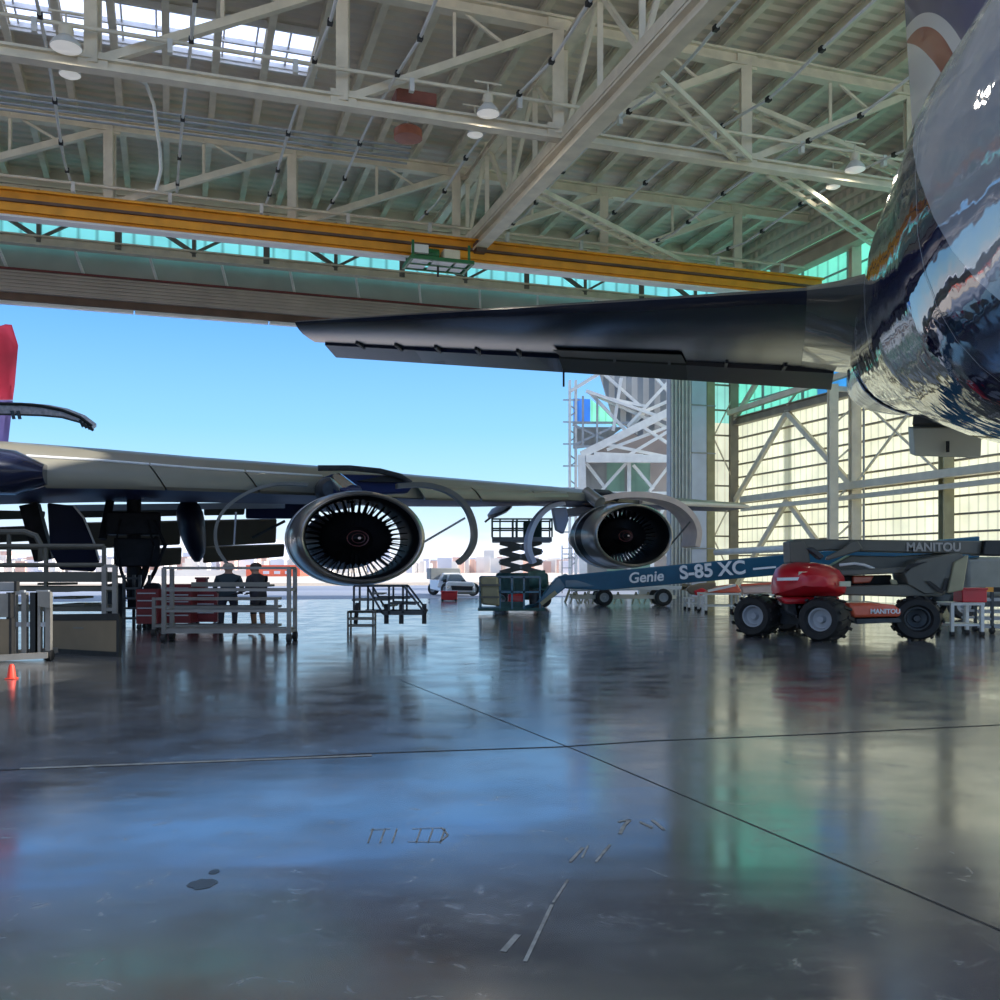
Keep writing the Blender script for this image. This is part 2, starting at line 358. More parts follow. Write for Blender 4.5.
structure('floor_marking', k, M['chalk'])
k = MB()
for a, b in (((618, 822), (630, 820)), ((630, 820), (624, 826)), ((624, 826), (620, 834)), ((640, 822), (652, 828)), ((652, 820), (664, 830))):
    k.add(strip(G(*a), G(*b), 0.025).v, [(0, 1, 2, 3)])
structure('floor_marking', k, M['chalk'])
for cx_, cy_, rx_, ry_ in ((203, 884, 0.075, 0.045), (214, 872, 0.03, 0.02)):
    c = G(cx_, cy_)
    structure('floor_stain', MB().add([V((c.x + rx_ * (0.8 + 0.35 * random.random()) * math.cos(t * 0.35), c.y + ry_ * (0.8 + 0.4 * random.random()) * math.sin(t * 0.35) * 2, 0.002)) for t in range(18)], [tuple(range(18))]), M['stain'])

# roof deck around the rooflight, purlins
ceil = MB()
S0, S1, SU0, SU1 = 39.0, 42.0, -32.0, 5.9
for u0, u1, v0, v1 in ((-60, 35, 18, S0), (-60, 35, S1, 56.5), (-60, SU0, S0, S1), (SU1, 35, S0, S1)):
    for t in (0.0, 0.12):
        q = [H(u0, v0, roofz(v0) + t), H(u1, v0, roofz(v0) + t), H(u1, v1, roofz(v1) + t), H(u0, v1, roofz(v1) + t)]
        ceil.add(q, [(0, 1, 2, 3)])
ceiling = structure('ceiling', ceil, M['roof'])
u = -54.2
while u < 34:
    MB().ibeam(H(u, 18, roofz(18) - 0.27), H(u, 55.5, roofz(55.5) - 0.27), 0.28, 0.46, 0.06).build('purlin', M['steel'], ceiling)
    u += 1.93
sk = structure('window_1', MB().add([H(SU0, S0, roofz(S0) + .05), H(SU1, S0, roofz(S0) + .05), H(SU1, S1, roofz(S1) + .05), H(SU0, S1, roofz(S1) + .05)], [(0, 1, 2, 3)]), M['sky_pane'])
fb = MB()
u = SU0
while u <= SU1 + 0.1:
    fb.beam(H(u, S0, roofz(S0)), H(u, S1, roofz(S1)), 0.07, 0.1); u += 1.26
for v in (S0 + .06, lerp(S0, S1, .55), S1 - .06): fb.beam(H(SU0, v, roofz(v) - .04), H(SU1, v, roofz(v) - .04), 0.12, 0.2)
fb.build('window_frame', M['steel_white'], sk)
for v in (S0, S1): MB().beam(H(SU0, v, roofz(v) - .1), H(SU1, v, roofz(v) - .1), 0.12, 0.34).build('window_curb', M['steel_white'], sk)

# right-hand wall
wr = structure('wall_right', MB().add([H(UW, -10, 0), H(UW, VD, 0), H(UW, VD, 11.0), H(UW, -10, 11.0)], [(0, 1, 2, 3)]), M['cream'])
structure('wall_right', MB().add([H(UW, -10, 11.0), H(UW, 20, 11.0), H(UW, 20, 23.4), H(UW, -10, 23.4)], [(0, 1, 2, 3)]), M['roof'])
structure('wall_right', MB().add([H(UW, 20, 19.9), H(UW, 56, 19.9), H(UW, 56, 23.4), H(UW, 20, 23.4)], [(0, 1, 2, 3)]), M['roof'])
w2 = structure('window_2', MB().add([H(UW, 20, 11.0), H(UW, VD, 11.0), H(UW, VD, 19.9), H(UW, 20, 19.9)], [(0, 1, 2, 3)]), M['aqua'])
MB().add([H(UW - .02, 41.5, 11.3), H(UW - .02, 46.8, 11.3), H(UW - .02, 46.8, 15.5), H(UW - .02, 41.5, 15.5)], [(0, 1, 2, 3)]).build('pane', M['blue_pane'], w2)
z = 0.9
while z < 10.8:
    MB().beam(H(UW - .13, 20, z), H(UW - .13, VD - .2, z), 0.2, 0.09).build('girt', M['steel_brown'], wr); z += 0.83
for z in (12.2, 13.6, 15.0, 16.4, 17.8): MB().beam(H(UW - .13, 20, z), H(UW - .13, VD - .2, z), 0.14, 0.07).build('mullion', M['steel_grey'], w2)
for v in (28, 32, 36, 40, 44, 48, 52): MB().beam(H(UW - .13, v, 11), H(UW - .13, v, 19.8), 0.14, 0.14).build('mullion', M['steel_grey'], w2)
MB().ibeam(H(UW - .45, 20, 11.05), H(UW - .45, VD - .4, 11.05), 0.5, 0.5).build('wall_beam', M['steel_brown'], wr)
MB().beam(H(UW - .9, 20, 12.6), H(UW - .9, VD - .4, 11.6), 0.3, 0.3).build('wall_beam', M['steel'], wr)
for v, m in ((43.0, 'steel'), (54.7, 'steel_brown'), (36.6, 'olive_light'), (30.0, 'steel')):
    MB().ibeam(H(UW - .5, v, 0), H(UW - .5, v, 19.5), 0.5, 0.55, 0.06).build('wall_post', M[m], wr)
MB().beam(H(UW + .06, 49.6, 0), H(UW + .06, 49.6, 11), 0.7, 0.08, roll=W).build('wall_post', M['olive_light'], wr)
MB().tube(H(UW - .5, 42.3, 0), H(UW - .5, 42.3, 10.8), 0.06).build('downpipe', M['steel_grey'], wr)
VN, VM, VF = 43.2, 48.9, 54.5
for a, b in (((VM, 10.8), (VF, 6.0)), ((VM, 10.8), (VN, 6.1)), ((VM, 5.7), (VF, 0.4)), ((VM, 5.7), (VN, 0.6)), ((VM, 15.5), (VF, 11.2)), ((VN - .2, 15), (VM, 11.2)), ((42.8, 10.8), (37, 6.2)), ((37, 10.8), (42.8, 6.2))):
    big = a[0] >= VM - .1
    MB().beam(H(UW - .55, a[0], a[1]), H(UW - .55, b[0], b[1]), 0.22 if big else 0.1, 0.3 if big else 0.1).build('wall_brace', M['steel'], wr)
for z, r in ((6.1, 0.19), (5.5, 0.12)): MB().beam(H(UW - .95, 20, z), H(UW - .95, 53, z - .1), r * 2, r * 2).build('wall_rail', M['steel'], wr)
MB().tube(H(UW - 2.2, 54.0, 2.75), H(UW - 2.2, 46.0, 2.85), 0.2).build('wall_rail', M['steel_white'], wr)
for v in (54.0, 47.5): MB().beam(H(UW - .3, v, 2.75), H(UW - 2.3, v, 2.75), 0.1, 0.1).build('wall_bracket', M['steel_grey'], wr)
cl_ = structure('column_wall_side', MB().ibeam(H(32.7, 43.1, 0), H(32.7, 43.1, 11.3), 0.45, 0.45, 0.1), M['steel'])
MB().beam(H(32.7, 43.1, 11.1), H(UW - .3, 43.1, 11.1), 0.2, 0.25).build('bracket', M['steel_white'], cl_)
for q in range(5): MB().beam(H(32.7, 43.1, 1.2 + 2 * q), H(UW - .5, 43.1, 2.2 + 2 * q), 0.08, 0.08).build('bracket', M['steel'], cl_)
# runway beam high on the right-hand wall
MB().ibeam(H(UW - .9, 24, 18.95), H(UW - .9, 50, 18.95), 0.7, 0.9, 0.1).build('wall_runway', M['runway_beige'], wr)
for z in (20.1, 20.8, 21.5, 22.2): MB().beam(H(UW - .15, 20, z), H(UW - .15, 55, z), .2, .22).build('girt', M['steel'], wr)
# corner piece of the door wall and the jamb columns
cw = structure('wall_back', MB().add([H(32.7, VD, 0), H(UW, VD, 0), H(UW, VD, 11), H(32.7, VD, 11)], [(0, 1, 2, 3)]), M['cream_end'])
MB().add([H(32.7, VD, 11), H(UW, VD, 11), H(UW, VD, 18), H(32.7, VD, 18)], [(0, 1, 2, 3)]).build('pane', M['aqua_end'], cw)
for z in [0.6 + 1.6 * q for q in range(11)]: MB().beam(H(32.6, VD - .1, z), H(UW, VD - .1, z), 0.1, 0.1).build('girt', M['steel_brown'], cw)
for q in range(6):
    z = 0.6 + 3.2 * q; s = q % 2
    MB().beam(H(32.7 if s else 34.3, VD - .15, z), H(34.3 if s else 32.7, VD - .15, z + 2.9), 0.07, 0.07).build('brace', M['steel'], cw)
for u0, u1, dv, m in ((29.5, 30.2, 0.5, 'steel_grey'), (30.25, 30.95, 1.0, 'steel_grey'), (31.0, 32.05, 0.7, 'blue_white'), (32.1, 32.65, 0.4, 'olive_light')):
    c = structure('column_door_jamb', MB().box(H((u0 + u1) / 2, VD + dv / 2 - .3, 9), u1 - u0, dv, 18, (U, W, Z)), M[m])
    if m == 'steel_grey':
        for q in range(3): MB().beam(H(u0 + .08 + q * (u1 - u0 - .16) / 2, VD - .34, 0), H(u0 + .08 + q * (u1 - u0 - .16) / 2, VD - .34, 17.9), 0.09, 0.09).build('flange', M['steel_white'], c)
    for z in (3, 6, 9, 12, 15): MB().box(H((u0 + u1) / 2, VD - .34, z), u1 - u0 + .02, 0.06, 0.08, (U, W, Z)).build('splice_plate', M['steel_grey'], c)
# head of the big door: clerestory, soffit, louvres, fascia
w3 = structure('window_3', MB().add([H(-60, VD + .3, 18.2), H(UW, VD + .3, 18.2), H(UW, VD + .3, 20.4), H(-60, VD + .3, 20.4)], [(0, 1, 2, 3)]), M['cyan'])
structure('wall_door_head', MB().add([H(-60, VD + .35, 20.4), H(UW, VD + .35, 20.4), H(UW, VD + .35, 22.6), H(-60, VD + .35, 22.6)], [(0, 1, 2, 3)]), M['roof'])
for z in (18.25, 19.4, 20.35): MB().beam(H(-60, VD + .2, z), H(UW, VD + .2, z), 0.1, 0.12).build('mullion', M['steel_grey'], w3)
structure('wall_door_head', MB().add([H(-60, VD + .6, 16.8), H(30, VD + .6, 16.8), H(30, VD + .6, 18.3), H(-60, VD + .6, 18.3)], [(0, 1, 2, 3)]), M['soffit'])
ld = structure('door_1', MB().box(H(-15, VD + .55, 16.35), 90, 0.5, 1.1, (U, W, Z)), M['louver'])
for q in range(6): MB().beam(H(-60, VD + .26, 15.9 + q * .18), H(30, VD + .26, 15.9 + q * .18), 0.1, 0.07).build('rib', M['louver'], ld)
MB().beam(H(-60, VD + .25, 16.95), H(30, VD + .25, 16.95), 0.12, 0.1).build('rib', M['dark_red'], ld)
MB().box(H(-3, VD + .7, 15.62), 66, 0.3, 0.36, (U, W, Z)).build('rail', M['brown'], ld)
for q in range(9): MB().box(H(-33.2 + q * 7 - .1, VD + .9, 15.42), 6.92, 0.3, 0.28, (U, W, Z)).build('rail', M['white'], ld)
MB().box(H(-27.9, VD + .5, 15.45), 14, 0.3, 0.5, (U, W, Z)).build('rail', M['blue_white'], ld)
for q in range(24):
    u = -55 + q * 3.6
    MB().beam(H(u, VD - .5, 17.95), H(u + .35, VD + .4, 17.0), 0.12, 0.12).build('bracket', M['steel_white'], ld)

# ------------------------------------------------------------------ roof steel
def truss(name, v, zt, zb, u0, step, n, label, nearlabel=None):
    t = thing(name, H(u0, v, zb), label, 'truss', None)
    uE = u0 + step * n
    MB().ibeam(H(u0, v, zt), H(min(uE, UW - .3), v, zt), 0.45, 0.55, 0.09).build('top_chord', M['steel'], t)
    MB().ibeam(H(u0, v, zb), H(min(uE, UW - .3), v, zb), 0.45, 0.42, 0.09).build('bottom_chord', M['steel'], t)
    for i in range(n + 1):
        u = u0 + step * i
        if u > UW: break
        MB().ibeam(H(u, v, zb), H(u, v, zt), 0.42, 0.42, 0.08).build('post', M['steel'], t)
        MB().box(H(u, v, zb + .1), 0.9, 0.3, 0.55, (U, W, Z)).build('gusset', M['steel'], t)
        MB().box(H(u, v, zt - .1), 0.9, 0.3, 0.55, (U, W, Z)).build('gusset', M['steel'], t)
        if u + step < UW + 2:
            MB().beam(H(u + .3, v, zb + .2), H(u + step - .3, v, zt - .25), 0.28, 0.28).build('diagonal', M['steel'], t)
            MB().beam(H(u + step * .5, v, zt - (zt - zb) * .5), H(u + step * .5, v, zt), 0.12, 0.12).build('hanger', M['steel'], t)
            MB().beam(H(u + step * .75, v, zt - (zt - zb) * .28), H(u + step * .5, v, zt), 0.1, 0.1).build('hanger', M['steel'], t)
    return t
truss('roof_truss', 34.2, 22.0, ZB, -42.6, 8.05, 10, 'cream roof truss nearest the viewer, rooflight band just behind it')
truss('roof_truss', 47.3, 21.5, ZB, -42.8, 8.05, 10, 'cream roof truss directly above the yellow crane girder')
# door-head truss in front of the cyan glazing
t = thing('roof_truss', H(-50, 53.9, 18), 'grey truss with V braces in front of the cyan glazing over the hangar door', 'truss')
for z, h in ((18.05, .5), (20.6, .4)): MB().ibeam(H(-50, 53.9, z), H(UW - .3, 53.9, z), 0.5, h, 0.08).build('top_chord' if z > 20 else 'bottom_chord', M['steel'], t)
for i in range(23):
    u = -50.6 + 3.7 * i
    MB().beam(H(u, 53.9, 18), H(u, 53.9, 20.6), 0.3 if i % 2 else 0.18, 0.2).build('post', M['steel_dark'], t)
    if i < 22:
        a, b = (18.2, 20.4) if i % 2 else (20.4, 18.2)
        MB().beam(H(u, 53.9, b), H(u + 3.7, 53.9, a), 0.2, 0.2 if i % 2 else .12).build('diagonal', M['steel_dark'], t)
# lengthwise truss carrying the runway
UR = 14.1
t = thing('roof_truss', H(UR, 24, 17.3), 'long cream runway truss running from overhead down to the yellow crane girder', 'truss')
MB().ibeam(H(UR, 18, 17.35), H(UR, 47.2, 17.35), 0.58, 0.62, 0.1).build('runway_beam', M['steel'], t)
MB().beam(H(UR - .12, 18, 17.9), H(UR - .12, 47.2, 17.9), 0.34, 0.4).build('bottom_chord', M['steel'], t)
MB().ibeam(H(UR, 18, 21.7), H(UR, 53.5, 21.0), 0.4, 0.4, 0.07).build('top_chord', M['steel'], t)
for i in range(10):
    v = 18.4 + i * 3.2
    MB().beam(H(UR, v, 17.9), H(UR, v, 21.7), 0.2, 0.2).build('post', M['steel'], t)
    a, b = (17.9, 21.6) if i % 2 else (21.6, 17.9)
    if i < 9: MB().beam(H(UR, v, a), H(UR, v + 3.2, b), 0.16, 0.16).build('diagonal', M['steel'], t)
MB().box(H(UR, 46.9, 17.4), 0.9, 0.6, 0.8, (U, W, Z)).build('end_stop', M['brown'], t)
# flat lattice braces between the trusses
def lattice(a, b, label):
    t = thing('lattice_brace', (a + b) / 2, label, 'brace', 'lattice braces in the roof')
    d, x, y = basis(b - a)
    for s in (-1, 1): MB().beam(a + x * .28 * s, b + x * .28 * s, 0.12, 0.2).build('channel', M['steel'], t)
    L = (b - a).length; n = int(L / 1.1)
    for i in range(n + 1):
        c = a + d * (L * i / n); MB().beam(c - x * .28, c + x * .28, 0.25, 0.06).build('batten', M['steel'], t)
lattice(H(14.4, 28.6, ZB), H(21.6, 34.0, ZB), 'lattice brace joining the runway truss to the near truss at the tall post')
lattice(H(14.4, 39.3, ZB), H(26.5, 47.0, ZB), 'lattice brace reaching from the runway truss toward the crane girder')
lattice(H(23.4, 34.6, ZB), H(33.6, 40.6, ZB), 'greenish lattice brace from the near truss to the right-hand wall runway')
lattice(H(13.8, 28.6, 21.4), H(24, 27.0, 21.4), 'lattice strut high up at the top edge right of the runway truss')
lattice(H(21.7, 34.6, 20.4), H(33.0, 35.4, 18.6), 'lattice strut sloping beside the tail fin under the roof')
# fire pipes along the hangar
pl = ['far left fire pipe running down from the bell lamp', 'fire pipe second from the left under the roof deck', 'fire pipe slanting right of the hanging cable', 'fire pipe passing beside the red unit heater',
      'fire pipe curving down just left of the runway truss', 'fire pipe first to the right of the runway truss', 'fire pipe second to the right of the runway truss', 'fire pipe third to the right of the runway truss', 'fire pipe near the right-hand wall runway']
for i, u in enumerate((-3.9, 0.5, 4.4, 7.2, 11.6, 15.9, 19.8, 23.7, 27.8)):
    t = thing('sprinkler_pipe', H(u, 34.5, 18.3), pl[i], 'pipe', 'fire pipes under the roof')
    pts = [H(u + .2 * math.sin(q * .26), 19.4 + q * 1.5, 18.2 + 0.5 * abs(math.sin(math.pi * (q + 2.2) / 9))) for q in range(19)]
    MB().path(pts, 0.055).build('pipe_run', M['steel_white'], t)
    for q in (1, 3, 5, 7, 9, 11, 13, 15, 17): MB().beam(pts[q] - W * .1, pts[q] + W * .1, 0.16, 0.16).build('coupling', M['black'], t)
# pipes along the trusses
for v, z, r, lab in ((33.6, 18.75, .07, 'grey service pipe clipped above the near truss bottom chord'), (46.6, 18.5, .07, 'grey service pipe running just above the yellow crane girder')):
    t = thing('service_pipe', H(-40, v, z), lab, 'pipe')
    MB().tube(H(-42, v, z), H(33.5, v, z), r).build('pipe_run', M['steel'], t)
    for q in range(19): MB().box(H(-40 + q * 4, v, z - .18), 0.16, 0.2, 0.45, (U, W, Z)).build('clamp', M['steel_white'], t)
t = thing('cable_conduit', H(-20, 40.2, 19), 'bundle of thin dark conduits crossing the roof space on the left', 'conduit')
for q in range(4): MB().tube(H(-42, 40 + q * .25, 19.2 - q * .12), H(9.5, 40 + q * .25, 19.2 - q * .12), 0.045).build('conduit', M['steel_grey'], t)
t = MB().path([PV(136, 78, 35.0), PV(146, 84, 35.2), PV(154, 105, 35.6), PV(157, 130, 36.2), PV(160, 150, 36.8), PV(161, 170, 37.2), PV(156, 190, 37.6)], 0.06).build('hanging_cable', M['steel_white'])
tag(t, 'white cable hanging in a loop between truss and crane girder', 'cable')
# red unit heater
t = thing('unit_heater', PV(415, 110, 35.5), 'rusty red unit heater hung beneath the near truss', 'heater')
a = PV(414, 102, 35.2)
MB().box(a, 1.5, 0.9, 0.45, (U, W, Z)).build('casing', M['heater'], t, bevel=.04)
a = PV(408, 127, 37)
MB().lathe(a, -Z, U, [(0, .35), (.15, .55), (.45, .55), (.5, .3)], 20, caps=True).build('fan_cowl', mat('faded_red', (0.45, 0.16, 0.10), 0.5), t)
MB().tube(PV(414, 102, 35.2), PV(414, 80, 35.2), 0.04).build('hanger', M['steel'], t)
MB().tube(PV(408, 127, 37), PV(410, 100, 37), 0.04).build('hanger', M['steel'], t)
# high bay lamps
def lamp(px, py, v, s, label):
    c = PV(px, py, v)
    t = thing('high_bay_lamp', c, label, 'lamp', 'high bay lamps under the roof')
    MB().lathe(c, Z, U, [(0, .40 * s), (.02, .42 * s), (.16, .36 * s), (.34, .2 * s), (.38, .0)], 28).build('lamp_shade', M['steel_white'], t)
    MB().lathe(c, -Z, U, [(0, .40 * s), (.05, .3 * s), (.07, 0)], 28).build('lens', M['lens'], t)
    MB().lathe(c + Z * .36, Z, U, [(0, .1), (0, .17 * s), (.12, .2 * s), (.3, .18 * s), (.34, .05)], 20, caps=True).build('ballast', M['steel'], t)
    MB().tube(c + Z * .66, c + Z * 1.1, 0.03).build('hanger', M['steel'], t)
    MB().beam(c + Z * 1.1 - U * .5, c + Z * 1.1 + U * .5, .06, .06).build('bracket', M['steel'], t)
    li = bpy.data.lights.new('lamp_light', 'AREA'); li.shape = 'DISK'; li.size = 0.7; li.energy = 25; li.color = (1, .90, .76)
    lo = bpy.data.objects.new('lamp_light', li); lo.location = c - Z * .12; col.objects.link(lo)
lamp(66, 48, 33.3, 1.15, 'large bell lamp hanging under the rooflight at the far left')
lamp(70, 75, 36.0, .85, 'smaller round lamp just below the large bell lamp on the left')
lamp(488, 114, 33.4, 1.0, 'bell lamp on the near truss left of the runway truss')
lamp(475, 135, 36.0, .75, 'small disc lamp below the bell lamp near the runway truss')
lamp(855, 170, 33.4, 1.0, 'bell lamp on the near truss beside the aircraft tail')
lamp(833, 187, 36.0, .75, 'small disc lamp below the bell lamp beside the aircraft tail')

# ------------------------------------------------------------------ bridge crane
t = thing('bridge_crane', H(0, 46.0, 16.7), 'long yellow bridge crane girder spanning the hangar below the roof', 'crane')
VG = 45.7
MB().beam(H(-56, VG, 17.0), H(33.8, VG, 17.0), 0.5, 1.05).build('girder', M['yellow'], t, bevel=.03)
MB().beam(H(-56, VG - .3, 17.51), H(33.8, VG - .3, 17.51), 0.34, 0.1).build('top_flange', M['yellow'], t)
MB().beam(H(-56, VG - .3, 17.07), H(33.8, VG - .3, 17.07), 0.14, 0.12).build('conductor_rail', M['brown'], t)
MB().beam(H(-56, VG - .33, 16.75), H(33.8, VG - .33, 16.75), 0.2, 0.3).build('lower_rail', M['yellow'], t)
MB().beam(H(-56, VG, 16.43), H(33.8, VG, 16.43), 0.62, 0.09).build('bottom_flange', M['white'], t)
MB().beam(H(UR, VG - .9, 17.1), H(UR, VG + 1.2, 17.1), 0.5, 0.5).build('end_truck', M['brown'], t)
t = thing('crane_hoist', PV(438, 265, 45.4), 'green and white hoist trolley hung under the yellow crane girder', 'hoist')
hc = PV(438, 265, 45.0); fz = hc.z - .1
for s in (-1, 1):
    MB().beam(hc + U * 1.45 * s - W * .9, hc + U * 1.45 * s + W * .9, 0.14, 0.18).build('frame', M['green'], t)
    for q in (-1, 1): MB().beam(hc + U * 1.35 * s + W * .6 * q, hc + U * 1.35 * s + W * .6 * q + Z * .85, 0.12, 0.12).build('hanger', M['green'], t)
for s in (-1, 0, 1): MB().beam(hc - U * 1.5 + W * .85 * s, hc + U * 1.5 + W * .85 * s, 0.12, 0.16).build('frame', M['green'], t)
for q, w in ((-.95, .8), (.1, .95), (1.0, .55)): MB().box(hc + U * q + Z * -.02, w, 1.45, 0.05, (U, W, Z)).build('service_deck', M['white'], t)
MB().tube(hc - U * 1.1 + Z * .45, hc + U * .0 + Z * .45, 0.28, 16).build('hoist_drum', M['green'], t)
MB().box(hc + U * .6 + Z * .45, .8, .7, .5, (U, W, Z)).build('motor', M['steel'], t, bevel=.05)
MB().box(hc - U * 1.0 - W * .5 + Z * .5, .8, .2, .4, (U, W, Z)).build('control_box', M['white'], t, bevel=.03)
MB().tube(hc - Z * .05, hc - Z * .55, 0.05).build('hook_cable', M['black'], t)

# ------------------------------------------------------------------ airliner A (left): wing, engines, flaps, gear, tail
AX, AU = W, U
root = thing('airliner', H(-11, 40, 0), 'large grey winged jet airliner standing under the doorway with its engine cowls open', 'airplane')
def le_v(u): return 29.2 + 0.554 * u
def le_at(px):
    d = (px - CX) / F; Y = 29.2 / ((cu * -su * 0) + (-su * d + cu) - .554 * (cu * d + su))
    return (cu * d + su) * Y, (-su * d + cu) * Y, Y
TOPY = [(-140, 434), (0, 443), (100, 450), (200, 458), (330, 467), (430, 476), (565, 487), (650, 495), (748, 503)]
SLY = [(-140, 447), (0, 455), (100, 461), (200, 469), (330, 477), (430, 485), (530, 491), (565, 492), (650, 499), (748, 505)]
BOTY = [(-140, 486), (0, 487), (100, 488), (200, 491), (330, 496), (430, 500), (530, 502), (565, 501), (650, 505), (748, 508.5)]
CHORD = [(-140, 14.5), (0, 12.5), (100, 11.0), (200, 9.8), (330, 8.3), (565, 6.0), (748, 3.2)]
def wing_ring(px, shrink=0.0):
    u, v, Y = le_at(px)
    zt = CH - (interp(px, TOPY) - HY) / F * (Y + 1.6); zs = CH - (interp(px, SLY) - HY) / F * Y; zb = CH - (interp(px, BOTY) - HY) / F * Y
    c = interp(px, CHORD)
    zm = (zt + zb) / 2
    return [H(u, v + .12, zb + .06), H(u, v + .05, zs), H(u, v + .5, lerp(zs, zt, .6)), H(u, v + 1.4, zt), H(u, v + c * .45, zt - .12),
            H(u, v + c, zm + .0), H(u, v + c, zm - .14), H(u, v + c * .5, zb + .02), H(u, v + 1.2, zb + .02)]
PXS = [-140, -60, 0, 60, 100, 150, 200, 260, 330, 380, 430, 500, 565, 620, 680, 748]
MB().loft([wing_ring(p) for p in PXS]).build('wing', M['wing_grey'], root)
# blue underside skin of the wing box
us = MB()
for a, b in zip(PXS[:-1], PXS[1:]):
    ra, rb = wing_ring(a), wing_ring(b)
    us.add([ra[0] - Z * .03, ra[8] - Z * .03, ra[7] - Z * .03, ra[6] - Z * .03], []); n = len(us.v)
    us.add([rb[0] - Z * .03, rb[8] - Z * .03, rb[7] - Z * .03, rb[6] - Z * .03], [])
    for q in range(3): us.f.append((n - 4 + q, n - 3 + q, n + 1 + q, n + q))
us.build('wing_underside', M['wing_under'], root)
def slat(p0, p1, m='wing_grey', skew=0):
    rings = []
    for i in range(5):
        p = lerp(p0, p1, i / 4); u, v, Y = le_at(p)
        zs = CH - (interp(p, SLY) - HY) / F * Y; zb = CH - (interp(p, BOTY) - HY) / F * Y; h = zs - zb
        r = [(0.06, zs), (-.06, zs - .03 * h), (-.22, zs - .3 * h), (-.27, zs - .6 * h), (-.22, zb + .12 * h), (-.1, zb), (.08, zb + .02)]
        sk = [skew * q for q in (0, 0, .3, .6, .88, 1, 1)]
        rings.append([H(u + s, v + a + .554 * s, z_) for (a, z_), s in zip(r, sk)])
    MB().loft(rings).build('leading_edge_slat', M[m], root)
ed = [(26, 148.5), (150.5, 244), (246, 322), (414, 470), (472, 531)]
for a, b in ed: slat(a, b, skew=.45)
slat(533, 566); slat(640, 747, 'pink_lit')  # outermost slat coloured paler, as if lit
# bright seal strip on the upper edge of the slats
for a, b in ed[:3]:
    pts = []
    for i in range(6):
        p = lerp(a, b, i / 5); u, v, Y = le_at(p); pts.append(H(u, v - .02, CH - (interp(p, SLY) - HY) / F * Y + .02))
    MB().path(pts, .035).build('seal_strip', M['white'], root)
# wing root leading edge fairing
MB().loft([[H(u_, le_v(u_) - .35 + .9 * math.cos(a), 4.05 + h_ * math.sin(a)) for a in [2 * math.pi * k / 16 for k in range(16)]] for u_, h_ in ((-11, .75), (-5, .62), (-3.6, .55), (-2.95, .25))]).build('wing_root_fairing', M['navy'], root)
# flaps under the trailing edge
def flap(p0, p1, yt0, yb0, yt1, yb1, v, m='flap', th=.22):
    q = [PV(p0, yt0, v), PV(p1, yt1, v), PV(p1 - 1, yb1, v + .35), PV(p0, yb0, v + .35)]
    MB().prism(q, W * th + Z * .05).build('flap', M[m], root, bevel=.06)
for p0, p1, e in ((78, 137, 0), (138.5, 181, 0), (204, 245.5, 1), (247, 277, 1)):
    dy = -.018 * (p0 - 85); dy1 = -.018 * (p1 - 85)
    flap(p0, p1, 507 + dy, 518 + dy, 507 + dy1, 518 + dy1, 39.2)
for p0, p1 in ((82, 181), (204, 277)):
    dy = -.02 * (p0 - 85); dy1 = -.02 * (p1 - 85)
    flap(p0, p1, 523 + dy, 549.5 + dy, 523 + dy1, 547 + dy1, 40.2)
flap(150, 182, 549, 567, 548, 565, 41.0); flap(203, 285, 547, 563.5, 544.5, 557, 41.0)
flap(-60, 45, 510, 521, 512, 519, 38); flap(-60, 40, 530, 546, 526, 541, 39)
flap(246, 320, 497, 519, 499, 519, 38.5, 'wing_under')
MB().prism([PV(60, 505, 36), PV(285, 502, 36), PV(285, 508, 37.5), PV(60, 511, 37.5)], W * .2).build('spoiler', M['steel_grey'], root)
def fairing(pts, v, depth, m, name='flap_track_fairing', par=None):
    """pointed canoe body: outline (px,py) lofted along the aircraft axis"""
    c = V((0, 0, 0))
    o = [PV(x, y, v) for x, y in pts]
    for p in o: c += p
    c /= len(o)
    rings = []
    for k in range(9):
        t = k / 8; s = math.sin(math.pi * min(max(t, .03), .97)) ** .55
        rings.append([c + (p - c) * s + W * (t - .5) * depth for p in o])
    return MB().loft(rings).build(name, M[m], par or root)
rows = ((501, 181, 196), (506, 178, 200), (512, 176, 203), (522, 177, 205), (535, 180, 206), (545, 184, 206), (553, 188, 205), (559, 192, 202), (562, 194.5, 199.5))
rg = []
for y_, xa, xb in rows:
    a, b = PV(xa, y_, 36.5), PV(xb, y_, 36.5); c = (a + b) / 2; h = (b - a) / 2
    rg.append([c + h * math.cos(2 * math.pi * k / 24) + W * (h.length * 2.2 * math.sin(2 * math.pi * k / 24)) for k in range(24)])
MB().loft(rg).build('flap_track_fairing', M['fairing'], root)
fairing([(489, 515), (494, 508), (505, 502.5), (511, 503), (510, 508), (503, 514), (494, 518), (490, 519)], 44.5, 2.2, 'dark')
MB().tube(PV(490, 518, 44), PV(485, 522, 44), .05).build('flap_actuator', M['dark'], root)
# gear doors and gear
MB().prism([PV(47, 503, 31), PV(74, 506, 31), PV(84, 518, 31.3), (PV(95, 545, 31.8)), PV(99, 562, 32), PV(94, 572, 32), PV(60, 570, 31.5), PV(50, 550, 31)], W * .25 + Z * .02).build('gear_door', M['fairing'], root, bevel=.05)
MB().path([PV(74, 506, 30.9), PV(84, 518, 31.2), PV(95, 545, 31.7), PV(99, 560, 31.9)], .03).build('door_edge', M['steel_white'], root)
MB().beam(PV(30, 505, 33), PV(45, 560, 33), 1.0, .5).build('gear_door', M['gear_dark'], root)
gl = PV(134, 600, 33.0); gl.z = 0
MB().tube(gl + Z * .75, gl + Z * 4.0, .22, 14).build('gear_strut', M['gear_dark'], root)
MB().tube(gl + Z * 1.1 + U * .1, gl + Z * 2.7 + U * .7, .1, 10).build('gear_brace', M['gear_dark'], root)
